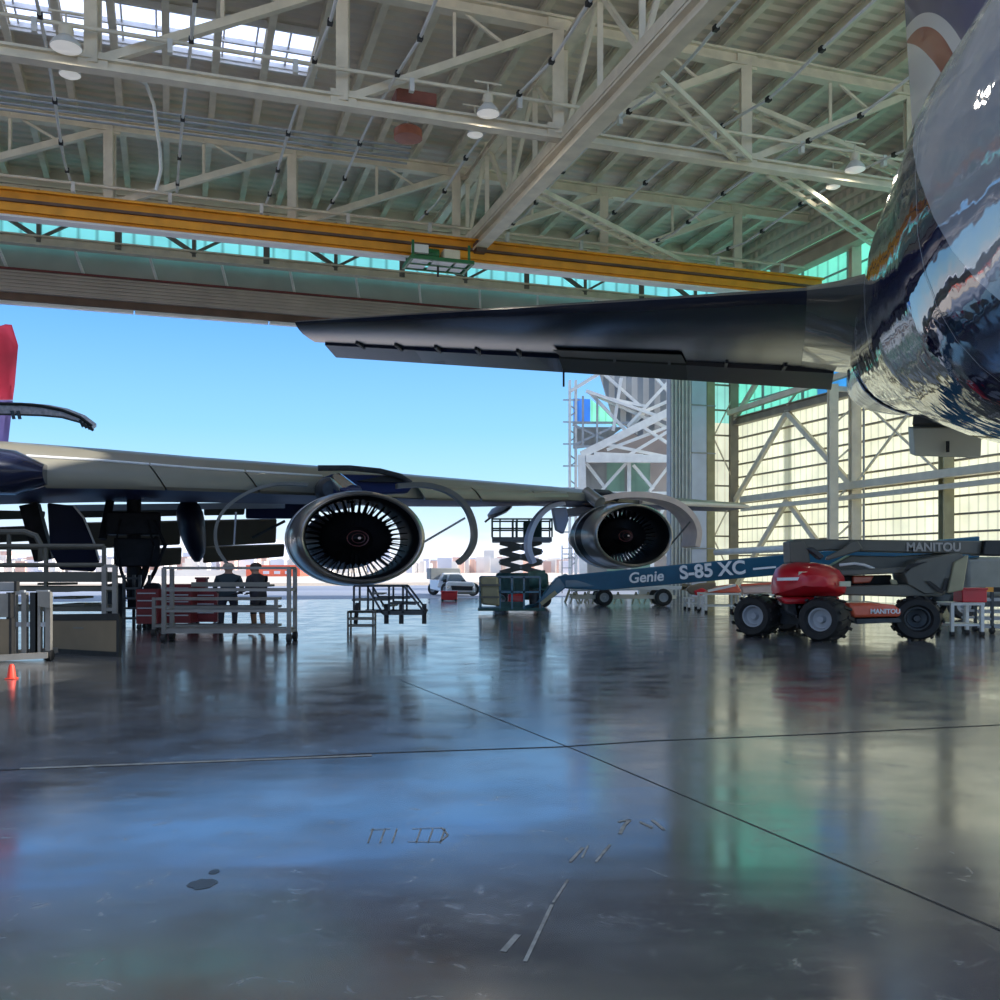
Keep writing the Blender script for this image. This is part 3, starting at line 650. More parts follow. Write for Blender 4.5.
MB().box(gl + Z * 2.2 + U * .1, 1.35, .8, .9, (U, W, Z)).build('gear_bay_box', M['gear_dark'], root, bevel=.05)
MB().box(gl + Z * 3.1, 1.6, 1.0, .7, (U, W, Z)).build('gear_bay_box', M['gear_dark'], root, bevel=.05)
for dx_, r_ in ((-.35, .05), (.4, .04), (.62, .06)): MB().path([gl + Z * 3.2 + U * dx_ - W * .6, gl + Z * 2.4 + U * (dx_ * 1.5) - W * .7, gl + Z * 1.6 + U * dx_ - W * .5, gl + Z * .9 + U * dx_ * .4], r_).build('hydraulic_hose', M['gear_dark'], root)
MB().tube(gl + Z * 2.6 - U * .9 - W * .3, gl + Z * 3.8 - U * .7, .13, 12).build('door_actuator', M['gear_dark'], root)
MB().beam(gl + Z * .65 - W * 1.1, gl + Z * .65 + W * 1.1, .3, .3).build('bogie_beam', M['gear_dark'], root)
def tyre(c, n, R, w, parent, hub='steel_grey', name='wheel', lug=0, kx=1.0, tm='black'):
    hx = n.cross(Z).normalized()
    prof = [(-.35 * w, .52 * R), (-.5 * w, .62 * R), (-.5 * w, .86 * R), (-.36 * w, .97 * R), (0, R), (.36 * w, .97 * R), (.5 * w, .86 * R), (.5 * w, .62 * R), (.35 * w, .52 * R)]
    o = MB().lathe(c, n, hx, prof, 32, kx=kx).build(name, M[tm], parent)
    MB().lathe(c, n, hx, [(-.2 * w, .0), (-.2 * w, .4 * R), (-.36 * w, .54 * R), (.36 * w, .54 * R), (.36 * w, .46 * R), (.2 * w, .4 * R), (.16 * w, .18 * R), (.32 * w, .14 * R), (.32 * w, 0)], 24, kx=kx).build('hub', M[hub], o)
    if lug:
        l = MB()
        for k in range(lug):
            a = 2 * math.pi * k / lug
            rd = hx * math.cos(a) * kx + Z * math.sin(a); td = (hx * -math.sin(a) * kx + Z * math.cos(a)).normalized()
            for s in (-1, 1):
                cc = c + rd * R * 1.0 + n * (s * w * .26) + td * (s * R * .06)
                l.beam(cc - n * w * .22 + td * s * -.06 * R, cc + n * w * .22 + td * s * .06 * R, R * .13, R * .09, roll=td)
        l.build('tread', M['black'], o)
    return o
for a in (-1, 1):
    for b in (-1, 1): tyre(gl + Z * .62 + W * .9 * a + U * .55 * b, U * b, .62, .5, root, 'dark')
# fuselage, fin and open cargo door
fr = []
for v, r, zc in ((2, 3.6, 5.9), (30, 3.9, 5.7), (46, 3.8, 5.7), (56, 2.7, 6.5), (66, 1.7, 7.3), (76, .7, 8.0)):
    fr.append([H(-11 - (0 if v < 60 else .5) + r * math.cos(2 * math.pi * k / 32), v, zc + min(r, 3.2) * math.sin(2 * math.pi * k / 32)) for k in range(32)])
MB().loft(fr).build('fuselage', M['navy'], root)
M['fin_red'] = mat('red_violet_fin', (0.62, 0.05, 0.10), 0.4, 0, 0.5, 0.16)
M['fin_violet'] = mat('violet_fin_base', (0.20, 0.16, 0.42), 0.4, 0, 0.2, 0.3)
fv = 69.0
fp = [PV(-60, 400, fv), PV(-14, 330, fv), PV(6, 324, fv), PV(12.5, 345, fv), PV(9, 385, fv), PV(7, 400, fv)]
fq = [PV(-60, 400, fv), PV(7, 400, fv), PV(2.5, 440, fv), PV(1, 470, fv), PV(-60, 470, fv)]
MB().prism(fq, U * .35).build('fin_base', M['fin_violet'], root, bevel=.1)
MB().prism(fp, U * .35).build('tail_fin', M['fin_red'], root, bevel=.1)
# cargo door: curved shell seen from below
sh = [(-40, 412), (-20, 406.5), (0, 404.5), (22, 405), (42, 407), (62, 411), (80, 418), (92, 427)]
top_ = [PV(x, y, 44) for x, y in sh]; bot_ = [PV(x, y + (10 if x < 30 else 10 - (x - 30) * .11), 44) for x, y in sh]
MB().loft([[a, a + W * 2.6 + Z * .5, b + W * 2.6 + Z * .5, b] for a, b in zip(top_, bot_)]).build('cargo_door', M['door_lining'], root)
MB().path([a + Z * .03 - W * .05 for a in top_], .06).build('door_edge', M['black'], root)
MB().path([a + Z * .0 - W * .05 for a in bot_], .04).build('door_edge', M['dark'], root)
for x in (12, 18): MB().beam(PV(x, 411, 43.9), PV(x + 2, 419, 43.9), .15, .12).build('door_latch', M['dark'], root)
for q in range(4): MB().beam(PV(80 + q * 3.4, 420 + q * 2.4, 43.9), PV(83 + q * 3.4, 427 + q * 1.2, 43.9), .12, .1).build('door_latch', M['black'], root)

M['fan_black'] = mat('fan_blade_black', (0.006, 0.006, 0.007), 0.45, 0.2, 0.3, 4)
M['spin_red'] = mat('dull_red_ring', (0.10, 0.02, 0.02), 0.5, 0, 0.2, 8)
M['lip'] = mat('intake_lip_metal', (0.36, 0.34, 0.31), .3, .8, .1, 3)
def engine(px, py, Y, rx, rz, hole):
    c = P(px, py, Y)
    e = MB().lathe(c, AX, AU, [(.02, .93), (-.02, .955), (0, .985), (.07, 1.01), (.5, 1.055), (1.0, 1.072), (1.1, 1.073)], 72, kx=rx, ky=rz).build('engine_nacelle', M['nacelle'], root)
    MB().lathe(c, AX, AU, [(1.1, 1.073), (1.11, 1.066), (1.75, 1.07), (1.76, 1.04)], 64, kx=rx, ky=rz).build('seal_band', M['black_gloss'], e)
    MB().lathe(c, AX, AU, [(1.75, 1.07), (1.76, 1.085), (2.2, 1.085), (2.2, .9)], 64, kx=rx, ky=rz).build('fan_case', M['nacelle'], e)
    MB().lathe(c, AX, AU, [(.02, .93), (.2, .89), (.5, .865), (1.0, .875), (2.2, .875)], 72, kx=rx, ky=rz).build('intake_duct', M['fan_black'], e)
    MB().lathe(c, AX, AU, [(.05, .915), (-.02, .932), (-.045, .955), (-.02, .985), (.1, 1.02)], 72, kx=rx, ky=rz).build('intake_lip', M['lip'], e)
    MB().lathe(c, AX, AU, [(.55, .0), (.56, .03), (.7, .1), (1.0, .25), (1.15, .3)], 40, kx=rx, ky=rz).build('spinner', M['fan_black'], e)
    for r_ in (.1, .17): MB().lathe(c, AX, AU, [(.56 + r_ * 1.75 - .03, r_ - .008), (.55 + r_ * 1.75 - .03, r_ + .012)], 40, kx=rx, ky=rz).build('spinner_ring', M['spin_red'], e)
    MB().lathe(c, AX, AU, [(.545, 0), (.548, .028)], 20, kx=rx, ky=rz).build('spinner_tip', M['pink_beige'], e)
    MB().lathe(c, AX, AU, [(1.3, .3), (1.35, .57), (2.0, .62), (2.6, .74), (3.8, .76), (4.8, .55), (5.4, .42), (5.4, .1)], 48, kx=rx * .92, ky=rz * .92).build('core_cowl', M['fan_black'], e)
    # fan blades: one twisted plate each
    N = 38
    for i in range(N):
        a = 2 * math.pi * i / N
        rd = AU * (math.cos(a) * rx) + Z * (math.sin(a) * rz); td = (AU * (-math.sin(a) * rx) + Z * (math.cos(a) * rz)).normalized()
        rings = []
        for r_, chd, be in ((.27, .22, .75), (.45, .30, .85), (.55, .30, .8), (.62, .19, .35), (.868, .17, .2)):
            cd = AX * math.cos(be) + td * math.sin(be); nn = AX * -math.sin(be) + td * math.cos(be)
            p = c + AX * 1.15 + rd * r_
            rings.append([p - cd * chd / 2, p + nn * .012, p + cd * chd / 2, p - nn * .012])
        MB().loft(rings).build('fan_blade', M['fan_black'], e)
    gv = MB()
    for i in range(52):
        a = 2 * math.pi * (i + .5) / 52
        rd = AU * (math.cos(a) * rx) + Z * (math.sin(a) * rz)
        w_ = .045 if i % 13 == 6 else .012
        gv.beam(c + AX * 1.9 + rd * .55, c + AX * 1.9 + rd * .875, w_, .25, roll=(AU * (-math.sin(a) * rx) + Z * (math.cos(a) * rz)))
    gv.build('guide_vanes', M['fan_black'], e)
    MB().lathe(c, AX, AU, [(1.88, .84), (1.92, .84)], 64, kx=rx, ky=rz).build('vane_shroud', M['fan_black'], e)
    return e, c
E1, c1_ = engine(363, 537.5, 28, 1.80, 1.30, True)
E2, c2_ = engine(634.5, 535.3, 40, 1.76, 1.27, False)
def spline(pts, n=5):
    out = []
    for i in range(len(pts) - 1):
        p0 = pts[max(i - 1, 0)]; p1 = pts[i]; p2 = pts[i + 1]; p3 = pts[min(i + 2, len(pts) - 1)]
        for k in range(n):
            t = k / n
            out.append(.5 * ((2 * p1) + (p2 - p0) * t + (2 * p0 - 5 * p1 + 4 * p2 - p3) * t * t + (3 * p1 - p0 - 3 * p2 + p3) * t ** 3))
    return out + [pts[-1]]
def cowl(pts, v, depth, th, m, e, flip=1):
    o = spline([PV(x, y, v) for x, y in pts]); rings = []
    for i, p in enumerate(o):
        d = (o[min(i + 1, len(o) - 1)] - o[max(i - 1, 0)]).normalized(); nrm = d.cross(W).normalized() * flip
        rings.append([p, p + W * depth, p + W * depth + nrm * th, p + nrm * th])
    MB().loft(rings).build('cowl_door', M[m], e)
def on(v): return v
vE1 = (c1_.dot(W)) + 2.2; vE2 = (c2_.dot(W)) + 2.2
cowl([(398, 488), (425, 487), (448, 493), (464, 506), (472, 523), (473, 540), (467, 553), (458, 561)], vE1, .35, .15, 'steel_dark', E1)
cowl([(308, 486), (280, 485), (255, 491), (235, 502), (222, 516), (217, 533), (220, 550), (229, 563)], vE1, .3, .09, 'steel_dark', E1, -1)
cowl([(600, 503), (622, 498), (650, 498), (674, 504), (690, 516), (697, 531), (695, 546)], vE2, 1.3, .25, 'pink_beige', E2)
cowl([(566, 505), (552, 509), (541, 519), (534, 533), (532, 548), (537, 562)], vE2, .45, .2, 'blue_white', E2, -1)
MB().tube(PV(424, 542, vE1), PV(465, 518, vE1), .035).build('cowl_strut', M['steel_grey'], E1)
MB().tube(PV(667, 549, vE2), PV(690, 522, vE2), .04).build('cowl_strut', M['dark'], E2)
MB().tube(PV(236, 512, vE1), PV(234, 545, vE1), .03).build('cowl_strut', M['steel_grey'], E1)
MB().tube(PV(285, 521, vE1 + 4), PV(252, 538, vE1 + 4), .05).build('cowl_strut', M['dark'], E1)
MB().prism([PV(553, 508, vE2 + 1), PV(567, 507, vE2 + 1), PV(569, 520, vE2 + 1), PV(564, 534, vE2 + 1), PV(557, 530, vE2 + 1)], W * .3).build('cowl_panel', M['blue_white'], E2, bevel=.05)
# pylons
def pylon(e, c, rz, px0, px1, ytop, ybot, hgt):
    v0 = c.dot(W) + .9; uu = c.dot(U)
    r = []
    for v, z0, z1, w in ((v0, c.z + rz * .9, c.z + rz * 1.08, .35), (v0 + 1.5, c.z + rz * .9, hgt - .25, .8), (v0 + 3.2, c.z + rz * .85, hgt, 1.0), (v0 + 7, c.z + rz * .9, hgt, .6)):
        r.append([H(uu - w / 2, v, z0), H(uu + w / 2, v, z0), H(uu + w / 2, v, z1), H(uu - w / 2, v, z1)])
    MB().loft(r).build('pylon', M['wing_under'], e, bevel=.08)
pylon(E1, c1_, 1.3, 0, 0, 0, 0, 4.5); pylon(E2, c2_, 1.27, 0, 0, 0, 0, 4.5)
# opened bay over the near engine
bv = vE1 + 1.2
MB().prism([PV(322, 478, bv), PV(332, 474, bv), PV(400, 475, bv), (PV(413, 486, bv)), PV(408, 493, bv), PV(326, 496, bv)], W * .5).build('pylon_bay', M['wing_under'], E1, bevel=.05)
MB().prism([PV(356, 481, bv - .15), PV(388, 475, bv - .15), PV(397, 475, bv - .15), PV(404, 482, bv - .15), PV(380, 482, bv - .15)], W * .12).build('bay_opening', M['black'], E1)
MB().lathe(PV(331, 489, bv - .7), W, U, [(0, .26), (.1, .36), (.35, .4), (.6, .42)], 24, caps=True).build('bleed_duct', M['dark'], E1)
MB().tube(PV(337, 481, bv - .5), PV(352, 494, bv - 1.6), .26, 16, .3).build('bleed_duct', M['chrome'], E1)
MB().path([PV(318, 468, bv - .3), PV(350, 468, bv - .3), PV(380, 471, bv - .3), PV(400, 476, bv - .3), PV(411, 483, bv - .3)], .09).build('bay_lip', M['dark'], E1)
bv2 = vE2 + .8
MB().prism([PV(560, 497, bv2), PV(590, 489, bv2), PV(612, 494, bv2), PV(617, 501, bv2), PV(598, 506, bv2), PV(585, 503, bv2)], W * .5).build('pylon_bay', M['steel_brown'], E2, bevel=.04)
MB().path([PV(594, 492, bv2 - .2), PV(608, 493, bv2 - .2), PV(618, 499, bv2 - .2)], .14).build('bay_lip', M['dark'], E2)
MB().tube(PV(586, 492, bv2 - .4), PV(600, 503, bv2 - 1.2), .25, 14, .28).build('bleed_duct', M['nacelle'], E2)
MB().prism([PV(535, 495, bv2 + .6), PV(566, 491, bv2 + .6), PV(580, 494, bv2 + .6), PV(562, 500, bv2 + .6), PV(530, 499, bv2 + .6)], W * .4).build('lowered_slat', M['flap'], root)

# ------------------------------------------------------------------ airliner B (tail section at right)
AL = math.radians(9); BW = V((math.sin(AL), math.cos(AL), 0)); BL = V((-math.cos(AL), math.sin(AL), 0))
B0 = V((9.57, 18, 0))
rb = thing('airliner', B0, 'glossy tail end of a navy and silver jet with red arc on its fin', 'airplane')
ST = [(-34, 3.7, 2.8, 5.4), (-14, 3.95, 2.9, 5.6), (-8, 4.0, 2.9, 5.75), (-4, 3.55, 2.65, 6.0), (0, 2.9, 2.05, 6.32), (4, 2.3, 1.5, 6.62), (7, 1.77, 1.12, 6.75)]
def bring(s, rh, rv, zc, n=48, g=0.0):
    c = B0 + BW * s; o = []
    for k in range(n):
        a = 2 * math.pi * k / n; x, y = math.cos(a), math.sin(a)
        if y < 0: x, y = math.copysign(abs(x) ** (2 / 2.7), x), -abs(y) ** (2 / 2.7)
        o.append(c + BL * ((rh + g) * x) + Z * (zc + (rv + g) * y))
    return o
def fine(tab, n=6):
    out = []
    for a, b in zip(tab, tab[1:]):
        for k in range(n): out.append(tuple(lerp(x, y, k / n) for x, y in zip(a, b)))
    return out + [tab[-1]]
def two_tone(name, ca, cb, expr):
    """glossy aircraft paint, colour b aft of a slanted line in the fuselage frame"""
    m = mat(name, ca, .035, .0, .05, .6, coat=0)
    nt = m.node_tree; nd = nt.nodes; lk = nt.links; b = nd['Principled BSDF']
    tcn = nd.new('ShaderNodeTexCoord'); dt = nd.new('ShaderNodeVectorMath'); dt.operation = 'DOT_PRODUCT'
    dt.inputs[1].default_value = expr[0]; lk.new(tcn.outputs['Object'], dt.inputs[0])
    gt = nd.new('ShaderNodeMath'); gt.operation = 'GREATER_THAN'; gt.inputs[1].default_value = expr[1]; lk.new(dt.outputs['Value'], gt.inputs[0])
    old = b.inputs['Base Color'].links[0].from_socket
    mxn = nd.new('ShaderNodeMixRGB'); lk.new(gt.outputs[0], mxn.inputs[0]); lk.new(old, mxn.inputs[1]); mxn.inputs[2].default_value = (*cb, 1)
    lk.new(mxn.outputs[0], b.inputs['Base Color'])
    w = nd.new('ShaderNodeTexNoise'); w.inputs['Scale'].default_value = 0.9; w.inputs['Detail'].default_value = 3
    mp = nd.new('ShaderNodeMapping'); mp.inputs['Scale'].default_value = (1, 1, 1.6); lk.new(tcn.outputs['Object'], mp.inputs[0]); lk.new(mp.outputs[0], w.inputs['Vector'])
    bp = nd.new('ShaderNodeBump'); bp.inputs['Strength'].default_value = .35; bp.inputs['Distance'].default_value = .06
    lk.new(w.outputs['Fac'], bp.inputs['Height']); lk.new(bp.outputs['Normal'], b.inputs['Normal']); b.inputs['IOR'].default_value = 2.5
    return m
M['tail_paint'] = two_tone('silver_and_navy_paint', (0.44, 0.45, 0.47), (0.022, 0.02, 0.06), ((BW.x, BW.y, -0.78), -13.1))
MB().loft([bring(*s) for s in fine(ST)]).build('fuselage', M['tail_paint'], rb)
MB().loft([bring(*s) for s in fine([(6.5, 1.9, 1.24, 6.72), (8.0, 1.62, 1.02, 6.8), (9.0, 1.35, .84, 6.85), (9.7, .85, .5, 6.9), (9.9, .3, .2, 6.95)], 4)]).build('tail_cone', M['plastic_wrap'], rb)
MB().loft([bring(s, rh, rv, zc, 48, .04)[26:47] + bring(s, rh, rv, zc, 48, .02)[26:47][::-1] for s, rh, rv, zc in fine([(2.6, 2.51, 1.69, 6.515), (4, 2.3, 1.5, 6.62), (7, 1.8, 1.14, 6.75), (8, 1.63, 1.02, 6.8), (9, 1.35, .84, 6.85), (9.6, .95, .58, 6.9)], 4)]).build('belly_wrap', M['plastic_wrap'], rb)
for s in (-8.5, -3.0, 1.2): # skin joints
    sts = fine(ST, 30); st = min(sts, key=lambda q: abs(q[0] - s)); st2 = (st[0] + .014, *st[1:])
    MB().loft([bring(*st, g=.006), bring(*st2, g=.006)], False).build('skin_joint', M['steel_grey'], rb)
# fin
def finpt(px, py):
    d = (px - CX) / F; k = BW.x / BW.y
    Y = (B0.x - k * B0.y) / (d - k); p = P(px, py, Y); return (p - B0).dot(BW), p.z
def circ(a, b, c):
    ax_, ay = a; bx, by = b; cx_, cy = c
    d = 2 * (ax_ * (by - cy) + bx * (cy - ay) + cx_ * (ay - by))
    x = ((ax_**2 + ay**2) * (by - cy) + (bx**2 + by**2) * (cy - ay) + (cx_**2 + cy**2) * (ay - by)) / d
    y = ((ax_**2 + ay**2) * (cx_ - bx) + (bx**2 + by**2) * (ax_ - cx_) + (cx_**2 + cy**2) * (bx - ax_)) / d
    return x, y, math.hypot(ax_ - x, ay - y)
print('FIN', [finpt(*p) for p in ((904,31),(933,12),(961,23),(906,43),(931,26),(954,37),(924,47),(941,60),(912,62),(903,0),(975,0))])
K1 = circ(finpt(904, 31), finpt(933, 12), finpt(961, 23))
K2 = circ(finpt(906, 43), finpt(931, 26), finpt(954, 37))
K3 = circ(finpt(906, 43.5), finpt(924, 47), finpt(941, 60))
def fin_mat():
    m = mat('fin_livery', (0.07, 0.07, 0.17), .3, 0, .12, 1, coat=.5)
    nt = m.node_tree; nd = nt.nodes; lk = nt.links; b = nd['Principled BSDF']
    tcn = nd.new('ShaderNodeTexCoord'); dt = nd.new('ShaderNodeVectorMath'); dt.operation = 'DOT_PRODUCT'; dt.inputs[1].default_value = BW
    lk.new(tcn.outputs['Object'], dt.inputs[0])
    sp = nd.new('ShaderNodeSeparateXYZ'); lk.new(tcn.outputs['Object'], sp.inputs[0])
    cb = nd.new('ShaderNodeCombineXYZ'); lk.new(dt.outputs['Value'], cb.inputs[0]); lk.new(sp.outputs['Z'], cb.inputs[1])
    cur = b.inputs['Base Color'].links[0].from_socket
    for K, cc in ((K1, (.62, .62, .62)), (K2, (.28, .045, .03)), (K3, (.62, .62, .62))):
        ds = nd.new('ShaderNodeVectorMath'); ds.operation = 'DISTANCE'; ds.inputs[1].default_value = (K[0], K[1], 0); lk.new(cb.outputs[0], ds.inputs[0])
        lt = nd.new('ShaderNodeMath'); lt.operation = 'LESS_THAN'; lt.inputs[1].default_value = K[2]; lk.new(ds.outputs['Value'], lt.inputs[0])
        mxn = nd.new('ShaderNodeMixRGB'); lk.new(lt.outputs[0], mxn.inputs[0]); lk.new(cur, mxn.inputs[1]); mxn.inputs[2].default_value = (*cc, 1); cur = mxn.outputs[0]
    # everything below the arcs is white
    (sa, za), (sb, zb_) = finpt(909, 62), finpt(948, 72); kk = (zb_ - za) / (sb - sa)
    ma = nd.new('ShaderNodeMath'); ma.operation = 'MULTIPLY_ADD'; ma.inputs[1].default_value = -kk; lk.new(dt.outputs['Value'], ma.inputs[0]); lk.new(sp.outputs['Z'], ma.inputs[2])
    zl = nd.new('ShaderNodeMath'); zl.operation = 'LESS_THAN'; zl.inputs[1].default_value = za - kk * sa; lk.new(ma.outputs[0], zl.inputs[0])
    mxn = nd.new('ShaderNodeMixRGB'); lk.new(zl.outputs[0], mxn.inputs[0]); lk.new(cur, mxn.inputs[1]); mxn.inputs[2].default_value = (.62, .62, .62, 1)
    lk.new(mxn.outputs[0], b.inputs['Base Color'])
    return m
teb, tet = finpt(913, 128), finpt(902.5, -40)
rings = []
for i in range(9):
    t = i / 8; z = lerp(7.6, 17.6, t)
    te = lerp(teb[0], tet[0], (z - teb[1]) / (tet[1] - teb[1])); le = lerp(-3.2, 4.2, t); th = lerp(.34, .2, t); cs = te - le
    rings.append([B0 + BW * (le + cs * q) + BL * (th * w) + Z * z for q, w in ((0, 0), (.08, .6), (.3, 1), (.65, .7), (1, .08), (1, -.08), (.65, -.7), (.3, -1), (.08, -.6))])
MB().loft(rings).build('tail_fin', fin_mat(), rb)
# horizontal stabilizer
R0, RH, RT = V((6.95, 18.9, 7.08)), V((8.95, 25.7, 6.98)), V((9.35, 27.1, 6.62))
T0, TH_, TT = P(295, 322, 27.2), P(315, 341, 29.4), P(327, 356, 31.0)
def stab_ring(f, th):
    a, h = R0.lerp(T0, f), RH.lerp(TH_, f)
    pr = [(0, 0), (.015, -.28), (.06, -.52), (.18, -.85), (.38, -1), (.7, -.7), (1, -.28), (1, .28), (.7, .75), (.38, 1.0), (.15, .75), (.04, .4)]
    return [a.lerp(h, x) + Z * (th * y) for x, y in pr]
stab_paint = mat('stabilizer_dark_gloss', (0.02, 0.024, 0.04), 0.24, 0, 0.2, .7, bump=.05, spec=.35)
M['stab'] = stab_paint
MB().loft([stab_ring(f, lerp(.36, .13, f)) for f in (-.02, .12, .25, .4, .55, .7, .85, .97, 1)]).build('stabilizer', M['stab'], rb)
M['stab_root'] = mat('stabilizer_root_grey', (0.085, 0.085, 0.075), .25, 0, .2, .8, coat=.5)
rr = []
for f, ths, ex in ((-.1, 1.0, .5), (-.02, .75, .35), (.03, .5, .12), (.07, .38, .02)):
    q = stab_ring(f, ths); rr.append([p - BW * (ex * (1 if i in (0, 1, 11) else 0)) for i, p in enumerate(q)])
MB().loft(rr).build('root_fillet', M['stab_root'], rb)
def elev(f0, f1, m, name='elevator', lift=0.0):
    rg = []
    for f in (f0, (f0 + f1) / 2, f1):
        a, b = RH.lerp(TH_, f), RT.lerp(TT, f); th = lerp(.11, .05, f)
        rg.append([a.lerp(b, .06) - Z * th * (1.6 + lift), b - Z * .03, b + Z * .02, a.lerp(b, .06) + Z * th])
    MB().loft(rg).build(name, M[m], rb)
M['elev_patch'] = mat('unpainted_olive_skin', (0.045, 0.048, 0.037), .55, 0, .1, 1)
M['elev_grey'] = mat('elevator_satin_grey', (0.05, 0.045, 0.04), .35, 0, .15, 1)
elev(.015, .27, 'elev_grey'); elev(.27, .505, 'elev_patch', lift=.1); elev(.505, .98, 'stab')
elev(.505, .79, 'navy', 'elevator_tab', lift=.15)
MB().prism([p - Z * .012 for p in (R0.lerp(T0, .27).lerp(RH.lerp(TH_, .27), .72) - Z * .24, RH.lerp(TH_, .27) - Z * .11, RH.lerp(TH_, .5) - Z * .09, R0.lerp(T0, .5).lerp(RH.lerp(TH_, .5), .72) - Z * .2)], -Z * .02).build('skin_patch', M['elev_patch'], rb)
for f in (.1, .2, .3, .4, .58, .66, .74, .82, .9): # hinge arms under the gap
    a = RH.lerp(TH_, f); MB().beam(a - BW * .5 - Z * lerp(.16, .08, f), a + BW * .25 - Z * lerp(.16, .08, f), .08, .08).build('hinge_arm', M['dark'], rb)
q = RT.lerp(TT, .505); MB().tube(q, q - Z * .45, .03).build('static_wick', M['black'], rb)
# hanging access door under the tail
ad = [P(913, 428, 20.2), P(982, 427, 20.2), P(981, 458, 20.2), P(915, 456, 20.2)]
MB().prism(ad, V((0.1, .5, .1))).build('access_door', M['panel_beige'], rb, bevel=.02)
MB().prism([P(947, 441, 20.1), P(949.5, 441, 20.1), P(949.5, 452, 20.1), P(947, 452, 20.1)], V((0, .05, 0))).build('door_latch', M['black'], rb)
MB().beam(P(948, 428, 20.4), P(950, 405, 20.6), 1.3, .5).build('access_door_arm', M['steel_dark'], rb)

# ------------------------------------------------------------------ ground equipment
XA, YA = V((1, 0, 0)), V((0, 1, 0))
def pbox(mb, x0, x1, y0, y1, Y, depth):
    a, b = P(x0, y1, Y), P(x1, y0, Y); return mb.box(V(((a.x + b.x) / 2, Y + depth / 2, (a.z + b.z) / 2)), abs(b.x - a.x), depth, abs(b.z - a.z))
def prism_px(pts, Y, depth, skew=0.0):
    return MB().prism([P(x, y, Y) for x, y in pts], V((skew, depth, 0)))
def caster(c, parent, r=.1):
    MB().beam(c + Z * (r * 1.1), c + Z * (r * 2.4), .07, .07).build('caster_fork', M['steel_grey'], parent)
    MB().tube(c + V((-.05, 0, r)), c + V((.05, 0, r)), r, 16).build('caster_wheel', M['black'], parent)
def gz(p, z=0.0): return V((p.x, p.y, z))

# rolling shelf cart
Yc = 22.4
t = thing('shelf_cart', gz(P(228, 640, Yc)), 'long grey rolling shelf cart in front of the two men', 'cart')
def zy(y, Y): return CH - (y - HY) / F * Y
XF = (P(164, 0, Yc).x, P(289, 0, Yc).x); XK = (P(172, 0, Yc + .9).x, P(295, 0, Yc + .9).x)
for X_, Yq in ((XF[0], Yc), (XK[0], Yc + .9), (XF[1], Yc), (XK[1], Yc + .9)):
    MB().beam(V((X_, Yq, .2)), V((X_, Yq, zy(568, Yc))), .09, .08).build('post', M['cart_grey'], t); caster(V((X_, Yq, 0)), t, .1)
for y in (568, 590, 611, 632):
    z = zy(y, Yc)
    MB().beam(V((XF[0], Yc, z)), V((XF[1], Yc, z)), .05, .06).build('rail', M['cart_grey'], t); MB().beam(V((XK[0], Yc + .9, z)), V((XK[1], Yc + .9, z)), .05, .06).build('rail', M['cart_grey'], t)
    for k in (0, 1): MB().beam(V((XF[k], Yc, z)), V((XK[k], Yc + .9, z)), .05, .06).build('rail', M['cart_grey'], t)
MB().box(V(((XF[0] + XK[1]) / 2, Yc + .45, zy(632, Yc) + .05)), 2.8, .85, .04).build('shelf', M['cart_grey'], t)
# lower cart behind / beside it
Yd = 24.6
t = thing('shelf_cart', gz(P(215, 630, Yd)), 'lower grey cart with three flat shelves just behind the long shelf cart', 'cart')
for px in (154, 276):
    for dY in (0, .6):
        p = P(px, 600, Yd + dY); MB().beam(gz(p, .18), gz(p, zy(598, Yd)), .08, .08).build('post', M['cart_grey'], t); caster(gz(p), t, .09)
for y in (599, 607, 626):
    MB().box(V(((P(154, 0, Yd).x + P(276, 0, Yd).x) / 2, Yd + .3, zy(y, Yd))), P(276, 0, Yd).x - P(154, 0, Yd).x, .7, .06).build('shelf', M['cart_grey'], t)
t = thing('parts_tray', P(225, 584.5, Yc + .4), 'dark flat panel lying on the second rail of the long shelf cart', 'panel')
MB().box(V((P(228, 0, Yc).x, Yc + .45, zy(588.4, Yc) + .06)), 1.8, .5, .05).build('board', M['steel_dark'], t)
MB().box(V((P(228, 0, Yc).x, Yc + .21, zy(588.4, Yc) + .09)), 1.8, .03, .1).build('rim', M['steel_dark'], t)

# red tool chests
def chest(px, y0, Yq, w, h, d, label, m='red_dull', rows=4):
    p = gz(P(px, 0, Yq)); t = thing('tool_chest', p, label, 'tool chest', 'red tool chests under the wing')
    MB().box(p + V((0, d / 2, .16 + (h - .16) / 2)), w, d, h - .16).build('cabinet', M[m], t, bevel=.02)
    for r in range(rows):
        zz = .24 + r * (h - .3) / rows
        dr = MB().box(p + V((0, -.012, zz + (h - .3) / rows / 2)), w * .92, .03, (h - .3) / rows * .86).build('drawer', M[m], t)
        MB().box(p + V((0, -.04, zz + (h - .3) / rows * .75)), w * .8, .03, .03).build('handle', M['steel_grey'], dr)
    for a in (-.4, .4):
        for b in (.15, .85): caster(p + V((a * w, d * b, 0)), t, .07)
chest(147, 0, 27.2, .62, 1.12, .6, 'tall dull red tool chest beside the dark landing gear')
chest(178, 0, 27.6, .75, 1.25, .6, 'dull red tool chest behind the left end of the shelf cart', rows=5)
chest(203, 0, 28.2, .8, 1.05, .6, 'low dull red tool chest with a small red box on top', rows=3)
t = thing('parts_box', P(202, 580, 28.4), 'small dark red box standing on the low tool chest', 'box')
bq = P(202, 0, 28.5); MB().box(V((bq.x, 28.5, 1.22)), .28, .28, .32).build('body', M['red_dull'], t, bevel=.02)
MB().box(V((bq.x, 28.5, 1.41)), .32, .32, .06).build('lid', M['dark_red'], t)
t = thing('tail_stand', gz(P(131, 0, 29.6)), 'dark ladder stand in front of the landing gear wheels', 'stand')
